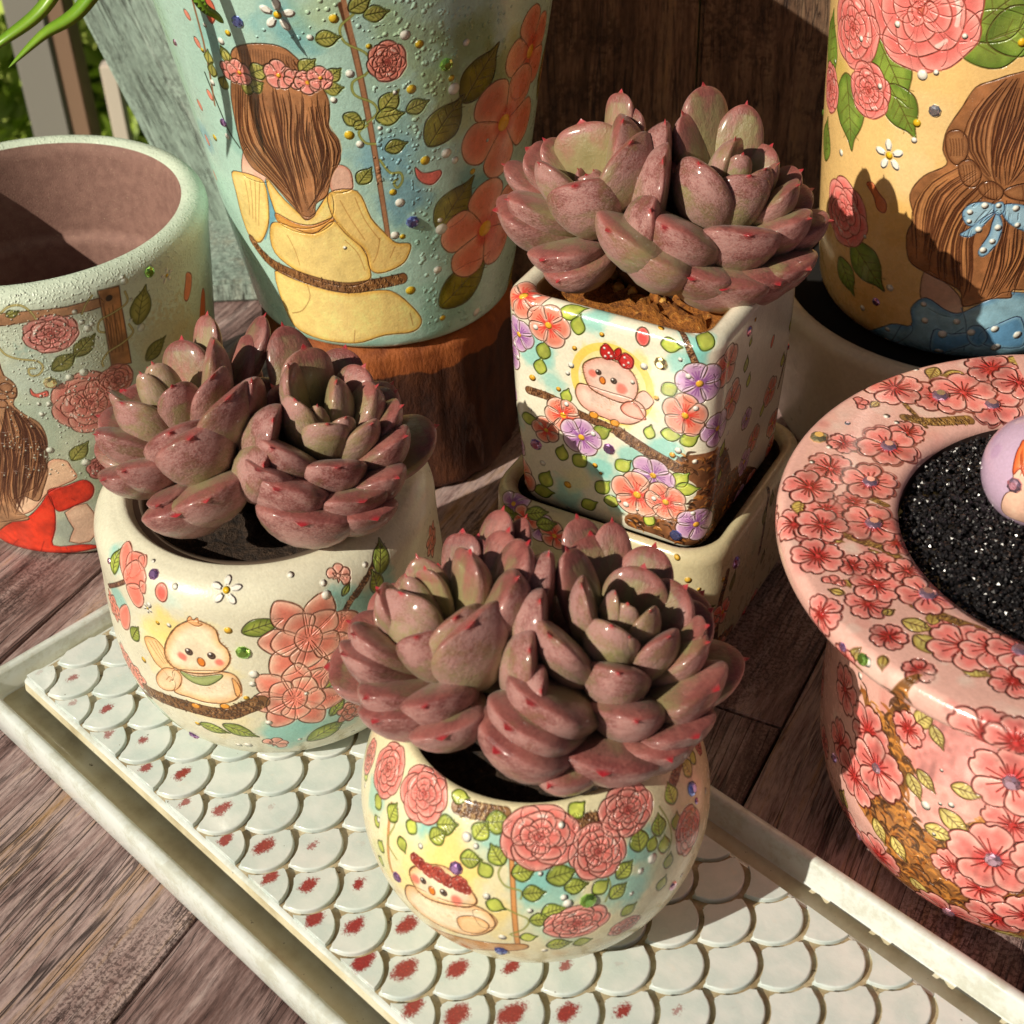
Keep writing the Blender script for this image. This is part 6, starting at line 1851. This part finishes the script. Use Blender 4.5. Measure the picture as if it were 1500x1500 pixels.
def leaf_mesh(seed, blunt=2.3, smax=0.66, base=0.42):
    r = random.Random(seed)
    nS, nR = 26, 22
    V, al, fc, rm, F = [], [], [], [], []
    k1, k2 = r.uniform(-0.1, 0.1), r.uniform(0.8, 1.15)
    for i in range(nS + 1):
        t = i / nS
        s = 1 - (1 - t) ** 2.0                         # finer steps towards the point
        if s < smax: a = base + (1 - base) * math.sin(s / smax * math.pi / 2) ** 1.1
        else: a = max(1 - ((s - smax) / (1 - smax)) ** blunt, 0.0) ** (1 / (blunt - 0.4))
        b = (0.34 + 0.66 * math.sin(min(s / 0.6, 1) * math.pi / 2)) if s < 0.6 else max(1 - ((s - 0.6) / 0.4) ** 2.4, 0) ** (1 / 1.7)
        if i == nS: a = b = 0.0
        y = s + (0.0 if i < nS else 0.045)
        zc = 0.55 * k2 * s * s - 0.2 * s                # cupped upwards
        for j in range(nR):
            th = 2 * math.pi * j / nR
            cx, sz = math.cos(th), math.sin(th)
            ex = math.copysign(abs(cx) ** 0.86, cx)
            up = sz > 0
            zz = math.copysign(abs(sz) ** (1.25 if up else 1.08), sz) * (0.34 if up else 0.62) * b
            cup = 0.10 * (ex * ex) * a                    # edges a little raised on the upper face
            keel = -0.05 * (1 - abs(ex)) * b if not up else 0
            V.append((0.5 * a * ex + k1 * 0.2 * s * s, y, zc + zz + cup + keel))
            al.append(s if i < nS else 1.0)
            fc.append(0.5 + 0.5 * sz)
            rm.append(abs(ex) if s < 0.9 else 1.0)
    for i in range(nS):
        for j in range(nR):
            q = (j + 1) % nR
            F.append((i * nR + j, (i + 1) * nR + j, (i + 1) * nR + q, i * nR + q))
    F.append(tuple(range(nR)))
    me = bpy.data.meshes.new('leaf')
    me.from_pydata(V, [], F)
    tv = np.array(V[-1])
    dd = np.linalg.norm((np.array(V) - tv) * np.array([1.0, 1.2, 0.6]), axis=1)
    tf = np.exp(-(dd / 0.055) ** 2) + 0.22 * np.exp(-(dd / 0.15) ** 2)
    for nm, arr in (('along', al), ('face', fc), ('rim', rm), ('tipf', tf)):
        at = me.attributes.new(nm, 'FLOAT', 'POINT')
        at.data.foreach_set('value', arr)
    me.polygons.foreach_set('use_smooth', [True] * len(me.polygons))
    me.materials.append(M_LEAF)
    me.update()
    return me


LEAVES = [leaf_mesh(k, bl, sm, ba) for k, (bl, sm, ba) in enumerate(((2.7, 0.70, 0.30), (2.4, 0.64, 0.32), (3.0, 0.74, 0.28), (2.5, 0.68, 0.34), (2.2, 0.60, 0.34)))]


def put_leaf(root, B, T, axis, w, th, tone, rnd, roll=0.0):
    A = T - B
    L = A.length
    A = A.normalized()
    n = axis - A * axis.dot(A)
    if n.length < 0.15: n = n + Vector((rnd.uniform(-0.4, 0.4), 0.3, 0.1)); n -= A * n.dot(A)
    n.normalize()
    x = A.cross(n).normalized()
    o = bpy.data.objects.new('leaf', LEAVES[rnd.randrange(len(LEAVES))])
    link(o, root)
    M = Matrix(((x.x, A.x, n.x, 0), (x.y, A.y, n.y, 0), (x.z, A.z, n.z, 0), (0, 0, 0, 1)))
    if roll: M = M @ Matrix.Rotation(roll, 4, 'Y')
    lift = 0.35 * th                                    # the mesh curls up by this much at its point
    o.matrix_local = Matrix.Translation(B - root.location) @ M @ Matrix.Diagonal((w, L, th, 1))
    o['tone'] = tone
    return o


def succulent(label, base, heads, seed, seam=(), group='mauve succulents in painted pots'):
    rnd = random.Random(seed)
    root = thing('succulent', label, 'succulent', tuple(base), group)
    c0, c1 = Vector(heads[0]['c']), Vector(heads[1]['c'])
    MID = (c0 + c1) / 2
    e1 = (c0 - c1).normalized()
    e3 = (Vector((0, 0, 1)) - e1 * e1.z).normalized()
    e2 = e3.cross(e1)
    rm_ = (heads[0]['r'] + heads[1]['r']) / 2
    DM = Matrix(((0, 0, 0), (0, 0, 0), (0, 0, 0)))
    for e, q in ((e1, (c0 - c1).length / 2 + rm_ * 0.96), (e2, rm_ * 1.0), (e3, rm_ * 0.92)):
        DM = DM + Matrix([[e[i] * e[j] / q for j in range(3)] for i in range(3)])
    if seam: heads = heads + [dict(c=MID - e3 * rm_ * 0.25, r=rm_, axis=e1, zmin=1, tips=seam, seam=True)]
    for hd in heads:
        C, R = Vector(hd['c']), hd['r']
        ax = Vector(hd['axis']).normalized()
        done = []
        for px, py, wpx, *rest in hd['tips']:
            d = Vector(ray(px, py)).normalized()
            o = Vector(CAM) - MID                        # the tips lie on one flattened dome over both heads
            oo, dd = DM @ o, DM @ d
            b = oo.dot(dd) / dd.dot(dd)
            disc = b * b - (oo.dot(oo) - 1) / dd.dot(dd)
            T = Vector(CAM) + d * (-b - math.sqrt(disc) if disc > 0 else -b)
            if disc <= 0: T = MID + (T - MID) * 0.95
            low = 0 if hd.get('seam') else min(max((0.75 - (T - C).normalized().dot(ax)) / 0.6, 0), 1)
            wpx = wpx * (1.04 + 0.14 * low)
            dep = (T - Vector(CAM)).dot(Vector(fw))
            w = wpx * dep / F_PX
            el = (T - C).normalized().dot(ax)
            B = C + ax * (R * (0.06 + 0.22 * max(el, 0))) - ax * R * 0.18
            if hd.get('seam'): B = Vector(C)
            A = (T - B).normalized()
            L = (T - B).length
            lim = R * (0.98 if disc > 0 else 0.8)
            if L > lim: B = T - A * lim
            th = min(w * 0.60, 0.0115 + 0.0022 * low) * rnd.uniform(0.9, 1.1)
            put_leaf(root, B, T, ax, w, th, (rest[0] if rest else rnd.uniform(-0.05, 0.14)) - 0.3 * max(el - 0.62, 0) / 0.38, rnd)
            done.append((T - C).normalized())
        # the leaves round the far side and in the heart follow the spiral
        for k in range(0 if hd.get('seam') else 46):
            fr = k / 46
            el = math.pi / 2 * (1 - fr) ** 0.8 * 0.98 - 0.12
            az = k * 2.39996 + seed
            u = ax.orthogonal().normalized()
            q = ax.cross(u)
            dirv = (u * math.cos(az) + q * math.sin(az)) * math.cos(el) + ax * math.sin(el)
            if any(dirv.dot(e) > math.cos(0.36) for e in done): continue
            rr = R * (0.82 + 0.18 * math.cos(el)) * (0.60 + 0.33 * fr)
            T = C + dirv * rr
            if T.y < C.y and fr > 0.5: continue
            if T.z < hd['zmin']: continue
            B = C + ax * (R * (0.02 + 0.2 * max(math.sin(el), 0))) - ax * R * 0.18
            w = R * (0.2 + 0.36 * fr)
            put_leaf(root, B, T, ax, w, min(w * 0.6, 0.011), rnd.uniform(-0.15, 0.08), rnd)
            done.append(dirv)
        # short stem
        bm = bmesh.new()
        bmesh.ops.create_cone(bm, cap_ends=True, segments=12, radius1=0.0045, radius2=0.004, depth=1.0)
        st = bm_obj('stem', bm, M_STEM, root, True)
        b0, b1 = Vector(base) + Vector((0, 0, -0.006)), C + ax * R * 0.05
        st.matrix_local = Matrix.Translation((b0 + b1) / 2 - root.location) @ (b1 - b0).to_track_quat('Z', 'Y').to_matrix().to_4x4() @ Matrix.Diagonal((1, 1, (b1 - b0).length, 1))
    return root


M_STEM = simple('succulent_stem', lin(120, 96, 70), 0.7)


def tips(f, L):
    return [f(t[0], t[1], t[2]) + tuple(t[3:]) for t in L]


zb = Z(480, 720, 2.5)
zl = Z(120, 430, 2.727)
zt = Z(700, 80, 2.727)
ball_top = 0.0002 + ZP + 0.0599
drum_top = 0.0002 + ZP + 0.070
cube_top = 0.0420 + 0.0738


def head_at(px, py, z):
    return tuple(at_z(px, py, z))


succulent('mauve double headed succulent in the round rose painted pot', (0.003, 0.2425, ball_top - 0.010), [
    dict(c=head_at(895, 1000, ball_top + 0.007), r=0.0344, axis=(0.14, -0.10, 1), zmin=ball_top - 0.004, tips=tips(zb, [
        (885, 365, 205), (1015, 535, 215, -0.15), (775, 575, 260), (1055, 710, 265), (1205, 465, 180, -0.2), (1270, 575, 220), (1415, 600, 230, -0.05), (1125, 885, 290), (715, 845, 330), (1000, 1095, 370), (1440, 790, 320),
        (1165, 270, 240), (1335, 365, 240), (1100, 555, 130, -0.2), (1020, 380, 140, -0.1), (1225, 185, 210), (960, 140, 225), (595, 1010, 340), (1410, 520, 170), (1050, 85, 150), (905, 75, 150), (1240, 1050, 300), (1090, 440, 110, -0.2), (800, 1110, 260, -0.2), (845, 215, 190), (1350, 960, 280), (640, 930, 320, -0.1)])),
    dict(c=head_at(670, 985, ball_top + 0.010), r=0.0330, axis=(-0.30, 0.0, 1), zmin=ball_top - 0.004, tips=tips(zb, [
        (575, 225, 225), (500, 130, 160), (335, 235, 180), (280, 325, 140), (375, 270, 140, -0.1), (240, 440, 260), (335, 585, 230), (75, 570, 260), (140, 800, 270), (365, 830, 280), (510, 520, 300, -0.2), (150, 400, 190), (190, 905, 270), (50, 660, 240), (780, 215, 260), (655, 45, 150), (738, 75, 140), (560, 150, 150), (690, 160, 190), (590, 560, 340, -0.2), (735, 345, 300), (450, 960, 260)])),
], 3, [(776, 812, 104, 0.05), (764, 880, 112, -0.05), (752, 950, 108, -0.12), (772, 1010, 92, 0.0)])
succulent('mauve double headed succulent in the cream drum pot with magnolias', (-0.0655, 0.3215, drum_top - 0.010), [
    dict(c=head_at(470, 690, drum_top + 0.006), r=0.0358, axis=(0.16, -0.10, 1), zmin=drum_top - 0.003, tips=tips(zl, [
        (825, 455, 200, -0.15), (985, 565, 200, -0.25), (740, 655, 290), (1020, 750, 270), (1060, 365, 215, -0.25), (1180, 565, 200, -0.2), (1315, 620, 240), (1130, 895, 270), (760, 850, 330), (880, 1000, 360), (1210, 390, 240), (860, 215, 225),
        (1075, 205, 200), (935, 465, 110, -0.2), (1060, 520, 150, -0.2), (800, 110, 200), (1270, 800, 240), (1300, 480, 210), (690, 760, 200), (1150, 300, 200), (790, 300, 180), (1180, 960, 250)])),
    dict(c=head_at(295, 665, drum_top + 0.008), r=0.0348, axis=(-0.30, 0.0, 1), zmin=drum_top - 0.003, tips=tips(zl, [
        (580, 210, 230), (430, 160, 240), (515, 60, 140), (570, 365, 230), (380, 400, 190), (150, 485, 240), (220, 350, 140, -0.35), (285, 300, 140, -0.35), (95, 425, 150), (370, 600, 310), (50, 600, 240), (175, 750, 240), (95, 800, 240), (320, 880, 150), (430, 960, 310), (760, 75, 150), (700, 150, 190), (640, 470, 290, -0.12), (470, 650, 320, -0.08), (530, 900, 320, -0.12)])),
], 8, [(356, 556, 84, 0.05), (378, 612, 92, 0.0), (366, 676, 96, -0.1)])
succulent('mauve double headed succulent in the square chick painted pot', (0.0420, 0.3655, cube_top - 0.009), [
    dict(c=head_at(1052, 345, cube_top + 0.006), r=0.0330, axis=(0.16, -0.10, 1), zmin=cube_top - 0.003, tips=tips(zt, [
        (850, 470, 300), (985, 330, 210), (1090, 540, 230), (1165, 490, 180), (1075, 800, 310), (1330, 720, 240), (1410, 720, 210), (720, 740, 330), (1310, 920, 270), (960, 1010, 360, -0.1), (490, 770, 330, -0.25), (1215, 370, 190), (1090, 175, 190), (880, 105, 210),
        (1030, 275, 110), (1220, 460, 130), (1300, 570, 190), (1330, 480, 170), (1060, 420, 110), (790, 250, 200), (1180, 980, 300), (620, 880, 300, -0.25), (840, 960, 280, -0.12)])),
    dict(c=head_at(890, 325, cube_top + 0.009), r=0.0316, axis=(-0.32, 0.0, 1), zmin=cube_top - 0.003, tips=tips(zt, [
        (640, 290, 360), (635, 195, 180), (430, 270, 270), (585, 130, 140), (340, 300, 150), (150, 400, 210), (220, 480, 220), (395, 590, 300), (110, 615, 250), (60, 460, 160), (75, 700, 270), (275, 880, 240), (230, 340, 150), (660, 400, 360, -0.08), (330, 940, 250, -0.1)])),
], 5, [(950, 182, 92, 0.05), (946, 238, 112, -0.02), (938, 306, 100, 0.05)])

# ------------------------------------------------------------------ grassy leaves hanging in from above
def blade(root, pts, w, mat):
    P = spline(np.array(pts), 8, False)
    V, F = [], []
    n = len(P)
    for i, p in enumerate(P):
        t = i / (n - 1)
        d = P[min(i + 1, n - 1)] - P[max(i - 1, 0)]
        d /= np.linalg.norm(d) + 1e-9
        side = np.cross(d, fw)
        side /= np.linalg.norm(side) + 1e-9
        nn = np.cross(side, d)
        ww = w * (1 - t ** 3) * 0.5 + 0.00005
        V += [p - side * ww, p - nn * w * 0.10 * (1 - t), p + side * ww, p - nn * w * 0.03 * (1 - t)]
    for i in range(n - 1):
        for j in range(4):
            F.append((i * 4 + j, (i + 1) * 4 + j, (i + 1) * 4 + (j + 1) % 4, i * 4 + (j + 1) % 4))
    return mesh_obj('blade', V - np.array(root.location), F, mat, root)


def blade_mat():
    N = NT('grass_blade')
    v = N.coord('Object')
    n = N.noise(N.mapping(v, (1, 1, 1)), 120, 3)
    N.set(Base_Color=N.mix(n, lin(88, 146, 24), lin(150, 190, 60)), Roughness=0.35, Subsurface_Weight=0.1, Subsurface_Scale=0.002)
    return N.m


M_BLADE = blade_mat()
spider = thing('spider_plant', 'bright green strap leaves of a plant hanging above the mint green pot', 'plant', tuple(at_y(150, -330, 0.40)))
for pts, w in (([(150, -330, 0.40), (190, -120, 0.39), (125, 5, 0.38), (62, 52, 0.375), (12, 100, 0.37)], 0.0046), ([(150, -330, 0.40), (120, -120, 0.39), (72, 0, 0.385), (0, 62, 0.38), (-60, 100, 0.38)], 0.0046),
               ([(150, -330, 0.40), (240, -150, 0.385), (285, -10, 0.382), (318, 24, 0.384), (328, 34, 0.385)], 0.003)):
    blade(spider, [at_y(*p) for p in pts], w, M_BLADE)
